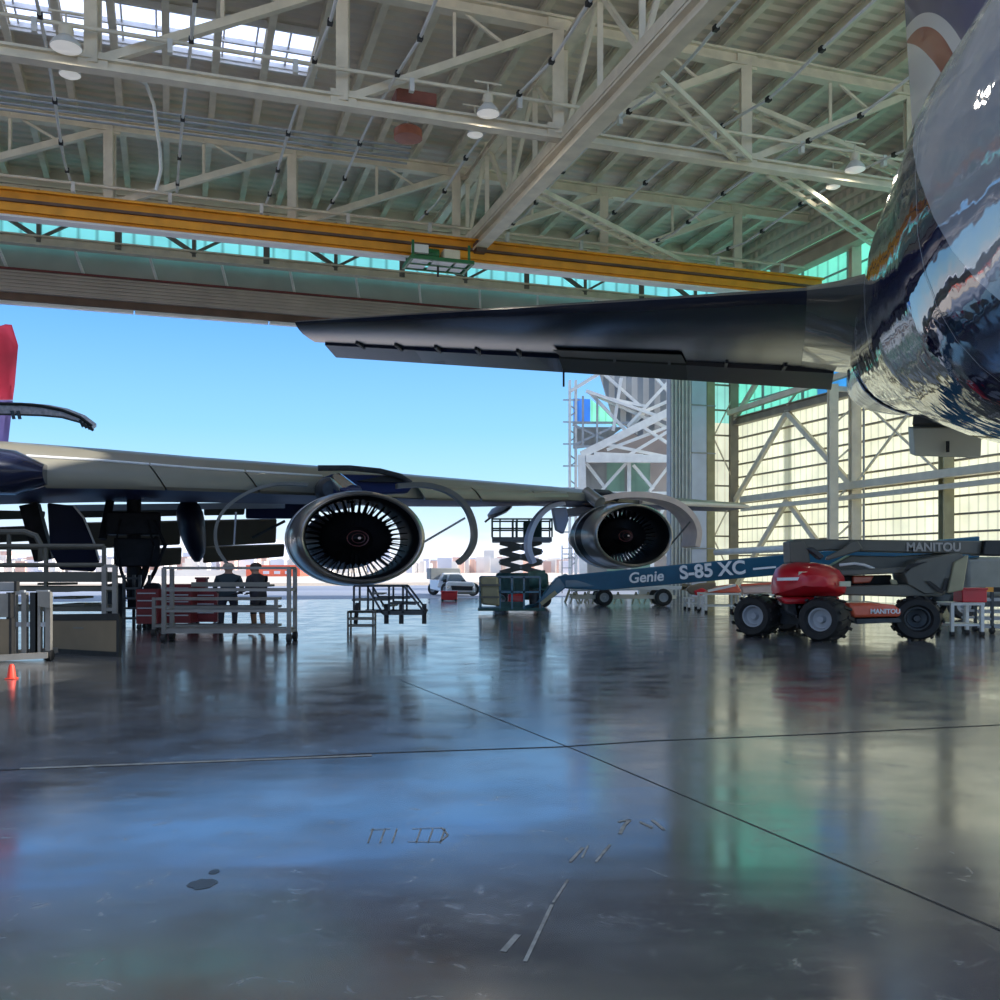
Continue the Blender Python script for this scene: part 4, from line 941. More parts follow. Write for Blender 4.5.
for px in (124, 140):
    for y_ in (29.6, 30.4):
        p = gz(P(px, 0, 29.6)); p.y = y_; MB().beam(p, p + Z * 1.5, .08, .08).build('post', M['dark'], t)
for q in range(5):
    z = .2 + q * .3; a, b = gz(P(124, 0, 29.6), z), gz(P(140, 0, 29.6), z); MB().beam(a, b, .2, .06).build('rung', M['dark'], t)

# people
def cloth_mat(name, bands):
    m = bpy.data.materials.new(name); m.use_nodes = True; nt = m.node_tree; nd = nt.nodes; lk = nt.links; b = nd['Principled BSDF']
    b.inputs['Roughness'].default_value = .8
    tcn = nd.new('ShaderNodeTexCoord'); sp = nd.new('ShaderNodeSeparateXYZ'); lk.new(tcn.outputs['Object'], sp.inputs[0])
    dv = nd.new('ShaderNodeMath'); dv.operation = 'DIVIDE'; dv.inputs[1].default_value = 2; lk.new(sp.outputs['Z'], dv.inputs[0])
    r = nd.new('ShaderNodeValToRGB'); r.color_ramp.interpolation = 'CONSTANT'; lk.new(dv.outputs[0], r.inputs[0]); lk.new(r.outputs[0], b.inputs['Base Color'])
    e = r.color_ramp.elements
    e[0].position = 0; e[0].color = (*bands[0][1], 1); e[1].position = bands[1][0] / 2; e[1].color = (*bands[1][1], 1)
    for z, c in bands[2:]: q = e.new(z / 2); q.color = (*c, 1)
    return m
def person(label, loc, face, bands, hair, bend=0.0, armf=.28):
    t = thing('person', loc, label, 'person'); t.rotation_euler = (0, 0, face); t.scale = (1.42, 1.35, 1.02)
    vs, ed_, rd = [], [], []
    def add(p, r, par=None):
        vs.append(p); rd.append(r)
        if par is not None: ed_.append((par, len(vs) - 1))
        return len(vs) - 1
    b = bend
    pel = add((0, 0, .96), .145); sp = add((0, b * .4, 1.18), .135, pel); ch = add((0, b, 1.38), .15, sp); nk = add((0, b + .02, 1.53), .058, ch)
    hb = add((0, b + .045, 1.61), .075, nk); hm = add((0, b + .04, 1.69), .095, hb); ht = add((0, b + .02, 1.775), .06, hm)
    no = add((0, b + .145, 1.665), .014, hm)
    for s in (-1, 1):
        add((s * .095, b + .03, 1.675), .016, hm)      # ear
        sh = add((s * .19, b, 1.42), .07, ch); el = add((s * .25, b + .0, 1.14), .047, sh); wr_ = add((s * .2, b + armf, 1.02), .033, el)
        pm = add((s * .185, b + armf + .07, 1.01), .03, wr_)
        for k, (dx, L) in enumerate(((-.03, .075), (-.01, .09), (.01, .085), (.028, .065))):
            f1 = add((s * (.185 + dx), b + armf + .11 + L * .3, 1.0), .011, pm); add((s * (.185 + dx * 1.1), b + armf + .11 + L * .8, .97), .009, f1)
        th = add((s * .14, b + armf + .07, 1.03), .011, pm); add((s * .125, b + armf + .11, 1.02), .009, th)
        hp = add((s * .1, 0, .88), .1, pel); kn = add((s * .12, .02, .5), .062, hp); an = add((s * .12, -.02, .1), .045, kn); add((s * .14, .13, .045), .04, an)
    me = bpy.data.meshes.new('body'); me.from_pydata(vs, ed_, []); o = bpy.data.objects.new('body', me); col.objects.link(o); o.parent = t
    sm = o.modifiers.new('skin', 'SKIN'); sm.use_smooth_shade = True
    for i, r in enumerate(rd): me.skin_vertices[0].data[i].radius = (r, r)
    me.skin_vertices[0].data[0].use_root = True
    ss = o.modifiers.new('sub', 'SUBSURF'); ss.levels = 2; ss.render_levels = 2
    me.materials.append(cloth_mat('clothes_' + hair, bands))
    hbm = MB().ball(V((0, b + .015, 1.715)), .104, .115, .095)
    me2 = bpy.data.meshes.new('hair'); me2.from_pydata([tuple(v) for v in hbm.v], [], hbm.f); ho = bpy.data.objects.new('hair', me2); col.objects.link(ho); ho.parent = t
    for q in me2.polygons: q.use_smooth = True
    me2.materials.append(M[hair])
skin = (.33, .19, .13)
person('grey-haired person in a dark green shirt seen from behind at the shelf cart', gz(P(228, 0, 26.2)), .15, [(0, (.02, .02, .02)), (.1, (.02, .022, .035)), (.93, (.016, .03, .038)), (1.52, skin)], 'hair_grey', .06)
person('dark-haired person in a dark t-shirt turned sideways by the right end of the cart', gz(P(258.5, 0, 25.7)), 1.1, [(0, (.03, .03, .03)), (.09, skin), (.5, (.02, .02, .03)), (.93, (.02, .02, .028)), (1.52, skin)], 'hair', .05)

# left work platform
Yp = 21.5
t = thing('work_platform', gz(P(60, 0, Yp)), 'grey steel work platform with guard rails under the wing at far left', 'platform')
def pt(px, y, dY=0): return V((P(px, y, Yp + dY).x, Yp + dY, zy(y, Yp)))
for px in (-35, 46, 104):
    for dY in (0, 1.6):
        p = pt(px, 546, dY); MB().beam(gz(p), p, .07, .07).build('post', M['platform'], t)
for y in (546, 565):
    for dY in (0, 1.6): MB().tube(pt(-60, y, dY), pt(104, y, dY), .05).build('guard_rail', M['platform'], t)
MB().path([pt(-60, 531, .6), pt(25, 531, .6), pt(36, 535, .6), pt(41, 545, .6), pt(41, 560, .6)], .07).build('guard_rail', M['platform'], t)
MB().tube(pt(9, 531, .6), pt(9, 565, .6), .05).build('post', M['platform'], t)
for y, h in ((577, .22), (589, .1), (609, .1)):
    MB().beam(pt(-60, y), pt(112, y), .12, h).build('deck_beam', M['platform'], t)
    MB().beam(pt(-60, y, 1.6), pt(112, y, 1.6), .12, h).build('deck_beam', M['platform'], t)
a = pt(25, 577, .8); MB().box(a, 3.75, 1.6, .06).build('deck', M['platform'], t)
for q in range(4):
    MB().box(pt(58 + q * 8, 584 + q * 7, .5), .5, .9, .05).build('stair_tread', M['platform'], t)
for px in (104.5, 115):
    p = pt(px, 566, -.2); MB().beam(gz(p), p, .1, .08).build('ladder_post', M['cart_grey'], t)
for y in (566, 588, 609): MB().beam(pt(104.5, y, -.2), pt(115, y, -.2), .07, .07).build('ladder_rung', M['cart_grey'], t)

# panel rack in front
Yr = 17.4
t = thing('panel_rack', gz(P(15, 0, Yr)), 'dark wheeled panel rack with upright frames beside the orange cone', 'rack')
def qt(px, y, dY=0): return V((P(px, y, Yr + dY).x, Yr + dY, max(.06, zy(y, Yr))))
MB().beam(qt(-40, 667, 0), qt(48, 657, .4), .2, .1).build('base_beam', M['cart_grey'], t)
MB().beam(qt(-40, 660, .9), qt(56, 655, 1.0), .2, .1).build('base_beam', M['cart_grey'], t)
for px, m in ((11.5, 'black_gloss'), (14.5, 'cart_grey'), (25, 'cart_grey'), (35, 'black_gloss'), (39, 'cart_grey'), (49, 'cart_grey')):
    MB().beam(qt(px, 660, .5), qt(px, 593, .5), .09 if m != 'black_gloss' else .14, .1).build('upright', M[m], t)
for x0, x1, y in ((14.5, 25, 593), (37, 49, 593), (14, 49, 626)): MB().beam(qt(x0, y, .5), qt(x1, y, .5), .08, .08).build('cross_bar', M['steel_grey'], t)
MB().prism([qt(37.5, 592, .4), qt(50, 592, .4), qt(50, 609, .4), qt(38, 607, .4)], V((0, .06, 0))).build('sign_plate', M['cart_grey'], t)
for px in (49.5, -20): caster(gz(qt(px, 660, .5)), t, .1)
for x0, x1, y0, y1, m, dY, lab in ((-22, 14, 582.5, 591, 'tarp_grey', .35, 'grey padded lid resting across the top of the panel rack'), (-24, 8, 594, 618, 'cart_grey', .3, 'pale grey panel slotted in the panel rack above the tan one'), (-24, 9, 620, 660, 'tan', .3, 'tan panel standing in the panel rack behind the cone')):
    tt = thing('stored_panel', qt((x0 + x1) / 2, y1, dY), lab, 'panel')
    MB().prism([qt(x0, y0, dY), qt(x1, y0, dY), qt(x1, y1, dY), qt(x0, y1, dY)], V((0, .08, 0))).build('board', M[m], tt)
    MB().prism([qt(x1, y0 - 1, dY - .02), qt(x1 + 2.5, y0 - 1, dY - .02), qt(x1 + 2.5, y1 + .6, dY - .02), qt(x1, y1 + .6, dY - .02)], V((0, .12, 0))).build('edge_strip', M['black'], tt)
# framed board
A_, B_ = G(50, 653), G(118.5, 657)
t = thing('framed_board', (A_ + B_) / 2, 'wide tan board with a black frame standing on the floor right of the rack', 'board')
hA, hB = zy(617.5, A_.y), zy(617, B_.y)
bd = MB().prism([A_ + Z * .03, B_ + Z * .03, B_ + Z * hB, A_ + Z * hA], V((.02, .06, 0))).build('board', M['tan'], t)
MB().prism([A_.lerp(B_, .35) + V((0, -.01, hA * .76)), A_.lerp(B_, .5) + V((0, -.01, hA * .76)), A_.lerp(B_, .5) + V((0, -.01, hA * .72)), A_.lerp(B_, .35) + V((0, -.01, hA * .72))], V((0, .012, 0))).build('label', M['steel_dark'], bd)
for a, b in ((A_ + Z * .03, B_ + Z * .03), (A_ + Z * hA, B_ + Z * hB), (A_, A_ + Z * hA), (B_, B_ + Z * hB)): MB().beam(a + YA * .02, b + YA * .02, .05, .13).build('frame', M['black'], t)
# cone
c = gz(P(11.5, 0, 14.9)); t = thing('traffic_cone', c, 'small bright orange cone on the floor in front of the panel rack', 'cone')
MB().lathe(c, Z, XA, [(.01, .068), (.2, .04), (.225, .025), (.23, 0)], 20).build('cone_body', M['cone'], t)
MB().box(c + Z * .01, .15, .15, .02).build('base', M['cone'], t, bevel=.01)

# step stand under the near engine
Ys = 26.9
t = thing('step_stand', gz(P(386, 0, Ys)), 'dark wheeled step stand with sloped handrails beneath the near engine', 'stand')
def st_(px, y, dY=0): return V((P(px, y, Ys).x, Ys + dY, max(.02, zy(y, Ys))))
for a, b in (((354, 586), (354, 612)), ((368, 586), (368, 612)), ((354, 586), (404, 586)), ((389, 586), (389, 614)), ((403, 586), (403, 613)), ((368, 588), (383, 614)), ((404, 586), (424, 612)), ((360, 612), (425, 612)), ((390, 603), (416, 604)), ((383, 614), (424, 614)), ((374, 598), (410, 598))):
    for dY in (0, 1.1): MB().beam(st_(*a, dY), st_(*b, dY), .055, .055).build('rail', M['dark'], t)
for px, y in ((386, 604), (401, 603), (424, 604), (357, 603)): MB().beam(st_(px, y, .1), st_(px - 2 if px == 357 else px, 624, .1), .12, .1).build('jack_leg', M['black'], t)
for q in range(3): MB().box(st_(376 + q * 6, 594 + q * 6, .55), .35, 1.0, .04).build('tread', M['steel_dark'], t)
MB().box(st_(361, 600, .55), .5, 1.1, .05).build('deck', M['steel_dark'], t)
Ys2 = 26.2
t = thing('step_stool', gz(P(361, 0, Ys2)), 'small open frame step stool at the foot of the step stand', 'stool')
def s2(px, y, dY=0): return V((P(px, y, Ys2).x, Ys2 + dY, max(.0, zy(y, Ys2))))
for px in (348, 373):
    for dY in (0, .5): MB().beam(gz(s2(px, 620, dY)), s2(px, 612, dY), .05, .05).build('leg', M['steel_dark'], t)
for y in (612, 619, 626):
    for dY in (0, .5): MB().beam(s2(348, y, dY), s2(373, y, dY), .05, .05).build('rail', M['steel_dark'], t)
    for px in (348, 373): MB().beam(s2(px, y), s2(px, y, .5), .05, .05).build('rail', M['steel_dark'], t)
MB().box(s2(360.5, 612, .25), .7, .55, .04).build('tread', M['steel_grey'], t)

# white pickup
Yt = 62.5
t = thing('pickup_truck', gz(P(452, 0, Yt)), 'white pickup truck with a grey canopy parked on the apron', 'truck')
def tp(px, y, dY=0): return V((P(px, y, Yt).x, Yt + dY, zy(y, Yt)))
MB().prism([tp(446, 594), tp(446, 583), tp(448, 581.3), tp(473, 582), tp(475, 584.5), tp(475.5, 594)], V((-.25, 2.2, 0))).build('body', M['car_white'], t, bevel=.1)
MB().prism([tp(436.5, 586, 1.2), tp(438, 581, 1.2), tp(442, 573.5, 1.4), tp(444, 573, 1.4), tp(458, 573, 1.4), tp(461, 575, 1.2), tp(468, 586, 1.2), tp(468, 588, 1.2), tp(436.5, 588, 1.2)], V((-.4, 3.2, 0))).build('cab', M['car_white'], t, bevel=.08)
MB().prism([tp(446.5, 581.5, 1.1), tp(449, 574.5, 1.3), tp(460, 575, 1.3), tp(466, 582, 1.1)], V((0, .12, 0))).build('windscreen', M['glass_sky_tint'], t)
MB().prism([tp(440, 581, 1.1), tp(443, 575, 1.25), tp(446.5, 575, 1.25), tp(445, 581.5, 1.1)], V((0, .12, 0))).build('side_window', M['glass_sky_tint'], t)
MB().prism([tp(427, 580, 3), tp(427, 568, 3), tp(458, 568, 3.4), tp(459, 578, 3.4), tp(459, 582, 3.2)], V((-.5, 3.4, 0))).build('canopy', M['tarp_grey'], t, bevel=.05)
MB().prism([tp(426.5, 580, 2.6), tp(440, 580, 1.8), tp(446, 586, .3), tp(446, 593, .3), tp(427, 590, 2.6)], V((.2, 1.5, 0))).build('cargo_bed', M['car_white'], t, bevel=.05)
MB().prism([tp(451, 585.6, -.12), tp(473, 586.4, -.12), tp(472.5, 590.5, -.12), tp(452, 590, -.12)], V((0, .14, 0))).build('grille', M['black'], t)
for px in (448.5, 474): MB().prism([tp(px - 1.6, 586, -.08), tp(px + 1.2, 586, -.08), tp(px + 1.2, 588.6, -.08), tp(px - 1.6, 588.6, -.08)], V((0, .1, 0))).build('headlight', M['chrome'], t)
MB().prism([tp(445.5, 591.6, -.12), tp(475.8, 592.2, -.12), tp(475.6, 594.6, -.12), tp(446, 594.2, -.12)], V((0, .2, 0))).build('bumper', M['steel_dark'], t)
for px, dY in ((433.5, 2.6), (446.6, .5), (473, .5)): tyre(V((P(px, 0, Yt + dY).x, Yt + dY, .42)), V((-.6, -.8, 0)) if px < 470 else V((.3, -.95, 0)), .42, .3, t)
for px in (444, 462.5): MB().box(tp(px, 581 if px < 450 else 582, .9), .22, .12, .2).build('wing_mirror', M['black'], t)
p = gz(P(449, 0, 52)); t = thing('tool_box', p, 'bright red box on the ground in front of the white pickup', 'box')
MB().box(p + V((0, .3, .26)), .85, .55, .42).build('body', M['red'], t, bevel=.03)
MB().box(p + V((0, .3, .5)), .9, .6, .08).build('lid', M['red'], t, bevel=.02)
for s in (-.35, .35): MB().tube(p + V((s, .0, .06)), p + V((s, .6, .06)), .06).build('caster_wheel', M['black'], t)

# scissor lift behind the basket
Yl = 43.0
t = thing('scissor_lift', gz(P(521, 0, Yl)), 'scissor lift with raised railed platform between the two engines', 'lift')
def sp_(px, y, dY=0): return V((P(px, y, Yl).x, Yl + dY, zy(y, Yl)))
MB().prism([sp_(492, 537), sp_(552, 537), sp_(552, 541.5), sp_(492, 541.5)], V((0, 2.2, 0))).build('platform', M['steel_grey'], t)
for x0, x1, dY in ((492, 513, 0), (513, 529, 0), (529, 552, 0), (492, 552, 2.1)):
    for y in (519, 528.5): MB().beam(sp_(x0, y, dY), sp_(x1, y, dY), .07, .07).build('guard_rail', M['green_machine'], t)
for px in (492, 500, 513, 517, 529, 541, 552):
    for dY in (0, 2.1): MB().beam(sp_(px, 519, dY), sp_(px, 537, dY), .07, .07).build('rail_post', M['green_machine'], t)
for px in (492, 552):
    for y in (519, 528.5): MB().beam(sp_(px, y, 0), sp_(px, y, 2.1), .07, .07).build('guard_rail', M['green_machine'], t)
ys = (541.5, 551.5, 562, 573)
for k in range(3):
    for dY in (.3, 1.8):
        MB().beam(sp_(500, ys[k], dY), sp_(542, ys[k + 1], dY), .12, .22).build('scissor_arm', M['steel_dark'], t)
        MB().beam(sp_(542, ys[k], dY + .14), sp_(500, ys[k + 1], dY + .14), .12, .22).build('scissor_arm', M['steel_dark'], t)
    MB().tube(sp_(521, (ys[k] + ys[k + 1]) / 2, .2), sp_(521, (ys[k] + ys[k + 1]) / 2, 2.0), .06).build('pivot_pin', M['steel_grey'], t)
    for px in (500, 542): MB().tube(sp_(px, ys[k + 1], .2), sp_(px, ys[k + 1], 2.0), .06).build('pivot_pin', M['steel_grey'], t)
MB().prism([sp_(496, 573), sp_(548, 573), sp_(550, 600), sp_(494, 600)], V((0, 2.2, 0))).build('chassis', M['green_machine'], t, bevel=.08)
for px in (501, 543):
    for dY in (.1, 2.1): tyre(V((P(px, 0, Yl).x, Yl + dY, .38)), -YA, .38, .3, t)
MB().box(sp_(533, 531, 1.2), .8, .6, .9).build('control_box', M['green_machine'], t, bevel=.05)
pp = sp_(525, 537, 1.0)
# basket and boom of the blue lift
Yb = 36.0
t = thing('boom_lift', gz(P(985, 0, 33)), 'blue boom lift with lowered work basket and long lettered boom behind the red lift', 'lift')
def bp_(px, y, dY=0): return V((P(px, y, Yb).x, Yb + dY, zy(y, Yb)))
MB().prism([bp_(478, 608), bp_(545, 608), bp_(545, 611), bp_(478, 611)], V((0, 1.6, 0))).build('basket_floor', M['green_machine'], t)
for x0, x1 in ((480, 500), (500, 524), (524, 540)):
    for y in (577, 592):
        for dY in (0, 1.5): MB().beam(bp_(x0, y, dY), bp_(x1, y, dY), .07, .07).build('basket_rail', M['teal'], t)
for px in (480, 500, 512, 524, 540):
    for dY in (0, 1.5): MB().beam(bp_(px, 577, dY), bp_(px, 609, dY), .07, .07).build('basket_post', M['teal'], t)
MB().prism([bp_(480, 577, -.1), bp_(498, 576.5, -.1), bp_(500, 606, -.1), bp_(481.5, 604.5, -.1)], V((0, .5, 0))).build('padded_cover', M['olive_light'], t, bevel=.08)
for y in (585, 597): MB().beam(bp_(480, y, -.14), bp_(500, y, -.14), .05, .08).build('cover_strap', M['steel_dark'], t)
MB().prism([bp_(501, 602, .1), bp_(524, 602, .1), bp_(524, 609, .1), bp_(501, 609, .1)], V((0, .3, 0))).build('toe_board', M['green_machine'], t)
MB().prism([bp_(513, 576, .8), bp_(532, 572, .8), bp_(537, 582, .8), bp_(530, 600, .8), bp_(516, 600, .8)], V((0, .6, 0))).build('control_console', M['green_machine'], t, bevel=.06)
MB().tube(bp_(529, 580, .3), bp_(546, 579, .3), .33, 18).build('rotator', M['green_machine'], t)
MB().tube(bp_(536, 590, .4), bp_(536, 608, .4), .24, 14).build('rotator', M['dark'], t)
MB().prism([bp_(520, 611.5), bp_(540, 604), bp_(553, 598), bp_(572, 583), bp_(570, 576), bp_(566, 573.5), bp_(556, 578), bp_(548, 588), bp_(536, 603), bp_(522, 607)], V((0, .7, 0))).build('jib', M['teal'], t, bevel=.05)
MB().beam(bp_(556, 592, -.04), bp_(541, 604, -.04), .08, .14).build('jib_cylinder', M['olive_light'], t)
bA, bB = P(560, 581, 36.0), P(980, 548.5, 33.0)
d_ = (bB - bA).normalized()
MB().prism([bA + V((-.1, 0, .18)), bB + V((0, 0, .42)), bB + V((0, 0, -.30)), bA + V((1.6, 0, -.34)), bA + V((.2, 0, -.28))], V((0.05, .75, 0))).build('boom', M['teal'], t, bevel=.04)
MB().beam(bA + V((0.2, -.03, -.1)), bA + V((1.9, -.03, -.05)), .05, .25).build('boom_plate', M['teal'], t)
upd = d_.cross(-YA).normalized() * -1
upd = Z
fr_ = lambda px, y: bA.lerp(bB, 0) if 0 else None
def boompt(px, y):  # point on the boom's near face
    k_ = (px - CX) / F; n_ = V((bB.y - bA.y, -(bB.x - bA.x), 0)); o_ = bA + V((0, -.012, 0))
    Yq = (n_.x * o_.x + n_.y * o_.y) / (n_.x * k_ + n_.y); return P(px, y, Yq)
lettering('Genie', 'lettering', boompt(628.5, 583), boompt(669, 580) - boompt(628.5, 583), Z, .52, M['text_white'], t, shear=.15)
lettering('S-85 XC', 'lettering', boompt(680, 579), boompt(751, 572.8) - boompt(680, 579), Z, .66, M['text_white'], t, bold=.03)
o1 = boompt(752, 571); MB().beam(boompt(753, 569), boompt(776, 567), .02, .07).build('stripe', M['text_white'], t)
ex = bB
MB().box(ex + V((1.2, 1.2, -.95)), 3.2, 2.2, 1.35).build('engine_cover', M['glass_tank'], t, bevel=.15, seg=3)
MB().box(ex + V((1.0, 1.2, -1.75)), 3.4, 2.0, .35).build('turntable', M['dark'], t)
for a, b in ((-.6, .2), (2.6, .2), (-.6, 2.4), (2.6, 2.4)): tyre(V((ex.x + a, ex.y + b - .2, .46)), -YA, .46, .42, t)
MB().box(V((ex.x + 1.0, ex.y + 1.2, .55)), 3.2, 1.6, .3).build('chassis', M['teal'], t, bevel=.04)
bg = bp_(516, 602, -.05); tb = thing('tool_bag', bg, 'red bag hanging inside the lowered basket of the blue lift', 'bag')
MB().prism([bp_(508, 594.5, .45), bp_(524, 594, .45), bp_(525, 607, .45), bp_(508, 607, .45)], V((0, .35, 0))).build('bag_body', M['red'], tb, bevel=.08)
MB().path([bp_(511, 595, .6), bp_(514, 592, .6), bp_(519, 592, .6), bp_(522, 594.5, .6)], .025).build('handle', M['black'], tb)

# red boom lift in front
t = thing('boom_lift', gz(P(840, 0, 23.5)), 'red and grey articulated boom lift with large black tyres', 'lift')
nrm = V((-.72, -.69, 0)).normalized()
wp = [(757.5, 24.4), (824.5, 22.7), (916, 23.2)]
wc = [V((P(px, 0, Y).x, Y, .515)) for px, Y in wp] + [V((P(790, 0, 26.6).x, 26.6, .515))]
for i, c in enumerate(wc):
    tyre(c, nrm if i != 2 else V((-.25, -.97, 0)).normalized(), .515, .62, t, 'dark' if i == 2 else 'steel_grey', lug=14, kx=1.08)
MB().beam(wc[0] + V((.3, .3, 0)), wc[1] + V((.3, .3, 0)), .3, .35).build('axle', M['dark'], t)
MB().beam(wc[2] + V((0, .5, 0)), wc[3] + V((.3, 0, 0)), .4, .3).build('axle', M['dark'], t)
Ym = 23.3
def mp_(px, y, dY=0): return V((P(px, y, Ym).x, Ym + dY, zy(y, Ym)))
MB().prism([mp_(785, 601), mp_(880, 603), mp_(900, 612), mp_(895, 622), mp_(800, 620), mp_(785, 612)], V((.3, 1.6, 0))).build('chassis', M['dark'], t, bevel=.06)
MB().prism([mp_(840, 602.5, -.5), mp_(862, 602, -.5), mp_(886, 604, -.5), mp_(894, 610, -.5), mp_(892, 616, -.5), mp_(846, 617, -.5)], V((.1, .9, 0))).build('chassis_cover', M['orange'], t, bevel=.1, seg=3)
MB().prism([mp_(849, 618, -.5), mp_(891, 617, -.5), mp_(893, 621, -.5), mp_(850, 623, -.5)], V((.1, .9, 0))).build('chassis_rail', M['dark'], t)
lettering('MANITOU', 'lettering', mp_(862, 612.5, -.53), XA, Z, .15, M['text_white'], t, bold=.03)
hd = [(768.5, 589), (769, 579), (773, 569), (780, 564), (795, 562), (812, 562.5), (826, 565), (836, 570), (841, 577), (843.5, 588), (842, 594), (836, 597), (780, 597), (769, 594)]
hc_ = mp_(806, 581)
rings = []
for k in range(13):
    q = k / 12; s = math.sin(math.pi * lerp(.03, .97, q)) ** .5
    s = s / 1.0
    rings.append([hc_ + (mp_(x, y) - hc_) * s + V((.25 * q, 1.9 * q - .75, 0)) for x, y in hd])
MB().loft(rings).build('engine_hood', M['red'], t)
MB().prism([mp_(778, 597, -.2), mp_(838, 597, -.2), mp_(834, 603, -.2), mp_(782, 604, -.2)], V((.25, 1.4, 0))).build('counterweight', M['red'], t, bevel=.06)
MB().prism([mp_(769.5, 577.5, -.66), mp_(793, 577, -.66), mp_(793, 580, -.66), mp_(769.5, 580.5, -.66)], V((0, .04, 0))).build('hood_stripe', M['text_white'], t)
MB().prism([mp_(791, 571.5, -.64), mp_(799, 571.5, -.64), mp_(797, 576, -.64), mp_(790, 576, -.64)], V((0, .05, 0))).build('sticker', M['panel_beige'], t)
MB().prism([mp_(830, 581, -.66), mp_(841, 581, -.66), mp_(841, 586, -.66), mp_(830, 586, -.66)], V((0, .06, 0))).build('sticker', M['panel_beige'], t)
lettering('180 ATJ', 'lettering', mp_(797, 582.5, -.69), V((1, 0, -.06)), Z, .13, M['text_white'], t)
MB().prism([mp_(793, 600, 0), mp_(822, 600, 0), mp_(822, 617, 0), mp_(796, 617, 0)], V((.2, 1.2, 0))).build('turntable', M['red_dull'], t, bevel=.04)
# booms
def boom(name, pts, m, dY=0, depth=.6, bev=.03): return MB().prism([mp_(x, y, dY) for x, y in pts], V((0.05, depth, 0))).build(name, M[m], t, bevel=bev)
boom('boom', [(793, 541), (800, 538.5), (985, 540.5), (1060, 542), (1060, 556), (985, 554), (860, 551), (835, 550), (797, 553)], 'olive', .3, .55)
boom('boom', [(858, 555), (905, 556), (962, 552), (962, 566), (905, 570), (840, 572), (838, 566)], 'olive', .5, .5)
boom('boom_knuckle', [(792, 541), (806, 540), (812, 550), (813, 563), (793, 563)], 'olive', .2, .75)
boom('boom_end', [(988, 540), (1012, 540), (1012, 556), (986, 555)], 'black_gloss', .15, .8)
boom('lift_cylinder', [(808, 548), (815, 547), (826, 556), (822, 560)], 'dark', .1, .4)
boom('link_plate', [(844, 548), (852, 541), (858, 540), (864, 548), (860, 551), (830, 560), (826, 560), (828, 556)], 'olive', .05, .2)
boom('lower_arm', [(838, 570), (908, 567), (910, 573), (838, 576)], 'olive', 0, .6)
boom('lower_arm', [(842, 586), (922, 584), (950, 588), (940, 596), (905, 597), (842, 595)], 'olive', -.1, .7)
boom('arm_block', [(902, 574), (914, 560), (936, 556), (956, 553), (962, 556), (958, 585), (944, 593), (922, 594), (905, 584)], 'olive', -.15, .9)
boom('arm_face', [(950, 562), (964.5, 555), (959, 590), (943, 593)], 'olive_light', -.22, .3)
boom('cylinder_opening', [(900, 571), (905, 564), (923, 562), (917, 564)], 'black', -.2, .06, 0)
boom('seam_plate', [(922, 581), (926, 581), (938, 590), (942, 578), (944, 578), (942, 589), (938, 593), (934, 592)], 'black', -.2, .06, 0)
boom('inner_cover', [(858, 576), (880, 576), (876, 583), (858, 584)], 'orange', .35, .3)
boom('hose_guard', [(843, 576), (900, 575), (900, 585), (843, 586)], 'black', .5, .3)
boom('hose_fitting', [(889, 579), (896, 580), (898, 585), (891, 585)], 'olive_light', -.02, .1)
MB().path([mp_(841, 565, .1), mp_(856, 563.5, .1), mp_(866, 565, .1), mp_(876, 569, .1)], .035).build('hose', M['steel_white'], t)
lettering('MANITOU', 'lettering', mp_(911, 550.8, .28), V((1, 0, 0)), Z, .285, M['text_grey'], t, bold=.03)
for px in (930, 938, 945): # tie straps by the rear tyre
    pass
# tables and trolleys at right
def bench(px0, px1, ytop, Y, depth, label, m='steel_white', shelf=True, grp=None):
    a, b = P(px0, ytop, Y), P(px1, ytop, Y); t = thing('work_table', gz((a + b) / 2), label, 'table', grp); zt = a.z
    for x in (a.x, b.x):
        for dY in (0, depth): MB().beam(V((x, Y + dY, .12)), V((x, Y + dY, zt)), .08, .08).build('leg', M[m], t); caster(V((x, Y + dY, 0)), t, .06)
    MB().box(V(((a.x + b.x) / 2, Y + depth / 2, zt)), b.x - a.x + .1, depth + .1, .07).build('tabletop', M[m], t)
    if shelf: MB().box(V(((a.x + b.x) / 2, Y + depth / 2, .28)), b.x - a.x, depth, .05).build('shelf', M[m], t)
    return t, zt
bench(952, 982, 604, 24.5, .8, 'white frame table carrying a red box beside the boom lift')
q = P(970, 603.5, 24.8); t = thing('tool_box', gz(q, zy(603.5, 24.5)), 'bright red box on the white table beside the boom lift', 'box')
zt = zy(604, 24.5) + .04
MB().box(V((q.x, 24.8, zt + .16)), .62, .5, .32).build('body', M['red'], t, bevel=.02); MB().box(V((q.x, 24.8, zt + .335)), .66, .54, .05).build('lid', M['red'], t, bevel=.01)
Yk = 25.6
t = thing('tow_trolley', gz(P(1000, 0, Yk)), 'grey tubular trolley with a hazard striped top bar at the right edge', 'trolley')
def kp(px, y, dY=0): return V((P(px, y, Yk).x, Yk + dY, zy(y, Yk)))
for px in (981, 992, 1040):
    for dY in (0, .9): MB().beam(gz(kp(px, 600, dY), .15), kp(px, 592, dY), .07, .07).build('post', M['dark' if px == 992 else 'steel_grey'], t); caster(gz(kp(px, 600, dY)), t, .08)
for y in (600, 612, 619, 627):
    for dY in (0, .9): MB().beam(kp(978, y, dY), kp(1040, y, dY), .06, .06).build('rail', M['steel_grey'], t)
for q in range(9): MB().beam(kp(976 + q * 8, 589.5, -.03), kp(976 + q * 8 + (8), 589.5, -.03), .1, .12).build('hazard_bar', M['yellow' if q % 2 else 'black'], t)
bench(706, 740, 594, 37.5, 1.4, 'white work table nearest the blue boom, orange parts on top')
bench(744, 782, 595, 38.5, 1.3, 'long pale work table behind the black tyre of the red lift')
bench(689, 700, 598, 40.5, .9, 'small white trolley at the left end of the work tables')
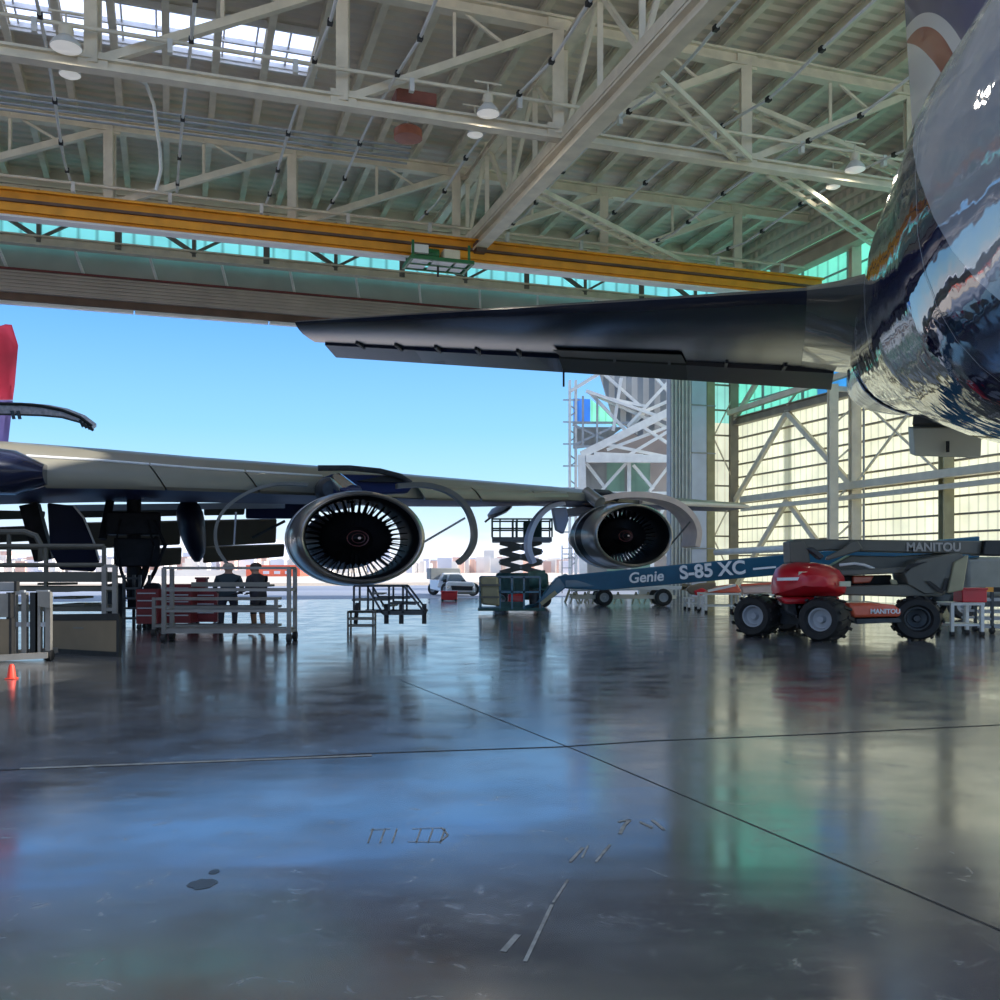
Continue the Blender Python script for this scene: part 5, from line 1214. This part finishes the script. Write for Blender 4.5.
def part_on(label, pts, Y, depth, m, name='aircraft_part'):
    t = thing(name, P(*pts[0], Y), label, 'part'); MB().prism([P(x, y, Y) for x, y in pts], V((.1, depth, 0))).build('panel_body', M[m], t, bevel=.06); return t
t = part_on('brown wrapped bundle with a red end lying at the left end of the tables', [(686, 590), (690, 586), (700, 583.5), (716, 582), (716, 588), (706, 592), (692, 595)], 40.3, .8, 'tan', 'wrapped_bundle')
MB().prism([P(694, 591, 40.2), P(702, 588, 40.2), P(707, 590, 40.2), P(703, 595.5, 40.2), P(696, 595.5, 40.2)], V((.05, .9, 0))).build('end_cover', M['red'], t, bevel=.05)
t = part_on('orange red panel lying on the white table nearest the blue boom', [(706, 592.5), (722, 586), (737, 584), (742, 591), (740, 593)], 37.7, 1.0, 'orange')
MB().beam(P(708, 591, 37.65), P(736, 585, 37.65), .06, .09).build('white_edge', M['white'], t)
t = part_on('salmon coloured panel resting on the long pale table', [(741, 585), (776, 583), (778, 593), (742, 594)], 38.8, .8, 'pink_beige')
MB().beam(P(741, 585, 38.75), P(776, 583, 38.75), .05, .08).build('white_edge', M['orange'], t)
# trailer with long white spar
Yw = 45.0
t = thing('transport_dolly', gz(P(630, 0, Yw)), 'low two axle dolly with yellow A frames beyond the blue boom', 'trailer')
def wp_(px, y, dY=0): return V((P(px, y, Yw).x, Yw + dY, max(.03, zy(y, Yw))))
for dY in (0, 1.6): MB().beam(wp_(572, 597, dY), wp_(676, 597, dY), .14, .16).build('chassis_rail', M['steel'], t)
for px in (604, 663):
    for dY in (-.1, 1.6): tyre(V((wp_(px, 600).x, Yw + dY, .4)), -YA, .4, .3, t)
for px in (574, 585, 596, 618, 636, 648):
    MB().beam(wp_(px - 4, 604), wp_(px, 592), .06, .06).build('frame', M['olive_light'], t); MB().beam(wp_(px + 4, 604), wp_(px, 592), .06, .06).build('frame', M['olive_light'], t)
MB().beam(wp_(645, 590, 2), wp_(678, 594, 2), .5, .7).build('wheel_guard', M['steel_white'], t)
t = thing('wing_spar', wp_(630, 590), 'long thin white beam resting on the low dolly', 'beam')
MB().beam(wp_(572, 590, .8), wp_(690, 588, .8), .5, .16).build('spar', M['white'], t, bevel=.03); MB().beam(wp_(684, 587, .8), wp_(696, 588.5, .8), .5, .3).build('spar_end', M['tan'], t)
# barrier trestles
for i, px in enumerate((573, 593)):
    c = gz(P(px, 0, 50)); t = thing('trestle', c, ('yellowish folding trestle below the elbow of the blue boom', 'second yellowish trestle just right of the first, beyond the blue boom')[i], 'trestle')
    for s in (-1, 1):
        for d in (0, .8): MB().beam(c + V((s * .38, d, 0)), c + V((s * .05, d, .9)), .06, .06).build('leg', M['olive_light'], t)
    MB().box(c + V((0, .4, .92)), .7, .9, .08).build('top', M['olive_light'], t); MB().beam(c + V((-.22, 0, .42)), c + V((.22, 0, .42)), .05, .06).build('brace', M['olive_light'], t)

# ------------------------------------------------------------------ outside the door
# neighbouring hangar seen through the opening
Yn = 82.0; nb_ = [0.0]
t = thing('neighbouring_hangar', gz(P(620, 0, Yn)), 'open white steel framed hangar bay outside, left of the grey door columns', 'building')
def np_(px, y, dY=0): return V((P(px, y, Yn).x, Yn + dY, zy(y, Yn)))
for px in (570, 576):
    for dY in (0, .6): MB().beam(gz(np_(px, 590, dY)), np_(px, 380, dY), .18, .18).build('mast', M['steel_white'], t)
for q in range(17): MB().beam(np_(569, 392 + q * 12.5), np_(577, 392 + q * 12.5 + (6 if q % 2 else -6)), .1, .1).build('mast_rung', M['steel_grey'], t)
for q in range(9): MB().beam(np_(563, 400 + q * 22), np_(580, 400 + q * 22), .08, .1).build('catwalk', M['steel_grey'], t)
# upper roof soffit and truss
MB().prism([np_(600, 374), np_(690, 372), np_(690, 420), np_(640, 437, 0), np_(612, 415)], V((0, .4, 0))).build('roof_deck', M['far_roof'], t)
for a, b in (((570, 392), (606, 370)), ((600, 372), (645, 412)), ((645, 412), (690, 392)), ((626, 432), (645, 412)), ((587, 393), (668, 430)), ((590, 395), (625, 432)), ((606, 400), (645, 408)), ((620, 380), (612, 432)), ((648, 373), (668, 395)), ((672, 378), (626, 428)), ((585, 393), (690, 430))):
    nb_[0] += .06; MB().beam(np_(*a, -.3 - nb_[0]), np_(*b, -.3 - nb_[0]), .3, .25).build('truss_member', M['steel_white'], t)
MB().prism([np_(574, 397, .6), np_(591, 398, .6), np_(591, 422, .6), np_(574, 422, .6)], V((0, .1, 0))).build('glazing', M['blue_pane'], t)
MB().prism([np_(591, 398, .6), np_(612, 414, .6), np_(622, 424, .6), np_(591, 422, .6)], V((0, .1, 0))).build('glazing', M['aqua_end'], t)
MB().prism([np_(574, 426, .6), np_(624, 426, .6), np_(600, 445, .6), np_(574, 448, .6)], V((0, .1, 0))).build('glazing', M['white_pane'], t)
for a, b in (((572, 424), (628, 424)), ((572, 426), (615, 446)), ((615, 427), (574, 446)), ((582, 398), (582, 448)), ((596, 400), (596, 446)), ((572, 448), (592, 448))):
    nb_[0] += .06; MB().beam(np_(*a, -nb_[0]), np_(*b, -nb_[0]), .16, .18).build('frame_member', M['steel_grey'], t)
# lower canopy with braced wall
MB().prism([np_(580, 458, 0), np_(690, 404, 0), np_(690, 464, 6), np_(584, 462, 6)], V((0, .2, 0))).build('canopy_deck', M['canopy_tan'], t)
for a, b in (((580, 457), (690, 403)), ((580, 457), (582, 590)), ((584, 461), (690, 461))): nb_[0] += .06; MB().beam(np_(*a, -.4 - nb_[0]), np_(*b, -.4 - nb_[0]), .55, .6).build('canopy_beam', M['steel_white'], t)
for a, b in (((605, 452), (690, 420)), ((600, 446), (668, 460)), ((640, 430), (668, 448)), ((625, 458), (680, 425)), ((592, 456), (640, 458))): nb_[0] += .06; MB().beam(np_(*a, -.2 - nb_[0]), np_(*b, -.2 - nb_[0]), .3, .24).build('truss_member', M['steel_white'], t)
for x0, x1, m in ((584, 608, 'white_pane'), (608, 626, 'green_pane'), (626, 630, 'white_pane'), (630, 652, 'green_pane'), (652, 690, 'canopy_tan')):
    MB().prism([np_(x0, 461, 1), np_(x1, 461, 1), np_(x1, 592, 1), np_(x0, 592, 1)], V((0, .2, 0))).build('wall_sheet', M[m], t)
for a, b in (((586, 464), (604, 488)), ((626, 463), (600, 492)), ((628, 460), (628, 592)), ((632, 466), (652, 490)), ((668, 466), (648, 492)), ((582, 494), (690, 494)), ((586, 498), (626, 560)), ((626, 498), (586, 560)), ((632, 498), (668, 560)), ((668, 498), (632, 560)), ((650, 494), (650, 592))):
    nb_[0] += .06; MB().beam(np_(*a, 1 - nb_[0]), np_(*b, 1 - nb_[0]), .3, .24).build('wall_brace', M['steel_white'], t)
# light mast / fence post frame outside
c = gz(P(567, 0, 70)); t = thing('fence_frame', c, 'tall thin grey frame standing outside just right of the basket', 'frame')
for s in (-.35, .35): MB().beam(c + V((s, 0, 0)), c + V((s, 0, 3.4)), .08, .08).build('post', M['steel_grey'], t)
for q in range(5): MB().beam(c + V((-.35, 0, .4 + q * .7)), c + V((.35, 0, .4 + q * .7)), .06, .06).build('rung', M['steel_grey'], t)
# distant town, hills and terminal
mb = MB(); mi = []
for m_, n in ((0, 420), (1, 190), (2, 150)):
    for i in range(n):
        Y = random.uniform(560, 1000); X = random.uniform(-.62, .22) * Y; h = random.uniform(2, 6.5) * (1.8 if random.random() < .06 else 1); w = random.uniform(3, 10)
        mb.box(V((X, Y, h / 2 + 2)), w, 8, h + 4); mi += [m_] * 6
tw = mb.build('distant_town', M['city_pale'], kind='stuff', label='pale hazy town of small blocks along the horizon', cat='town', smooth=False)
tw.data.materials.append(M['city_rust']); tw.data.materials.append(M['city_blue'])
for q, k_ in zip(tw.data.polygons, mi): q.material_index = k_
hl = MB(); prev = None
N = 70
rb_, rt_ = [], []
for i in range(N):
    X = -2200 + 4400 * i / (N - 1); h = 38 + 26 * math.sin(i * .55) + 16 * math.sin(i * 1.37 + 1) + 8 * math.sin(i * 3.1)
    rb_.append(V((X, 2000, -1))); rt_.append((X, h))
for (X, h), nx in zip(rt_, range(N)): pass
vs = []; fs = []
for i in range(N):
    X, h = rt_[i]; vs += [V((X, 1800, -1)), V((X, 2000, max(6, h))), V((X, 2300, -1))]
for i in range(N - 1):
    a = i * 3; fs += [(a, a + 1, a + 4, a + 3), (a + 1, a + 2, a + 5, a + 4)]
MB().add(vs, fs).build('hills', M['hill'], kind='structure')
Yq = 260
t = thing('terminal_building', gz(P(268, 0, Yq)), 'long low building with a red upper wall far across the airfield behind the men', 'building')
pbox(MB(), 246, 300, 565, 579, Yq, 12).build('red_wall', M['orange'], t); pbox(MB(), 150, 330, 570, 576.5, Yq + 14, 12).build('pale_wall', M['city_pale'], t)
for q in range(4): pbox(MB(), 252 + q * 11, 258 + q * 11, 571, 574, Yq - .1, .2).build('window', M['city_blue'], t)
# low wall at the apron edge
structure('trim_apron', MB().box(H(0, 104.5, .15), 500, .6, .3, (U, W, Z)), M['sand'])
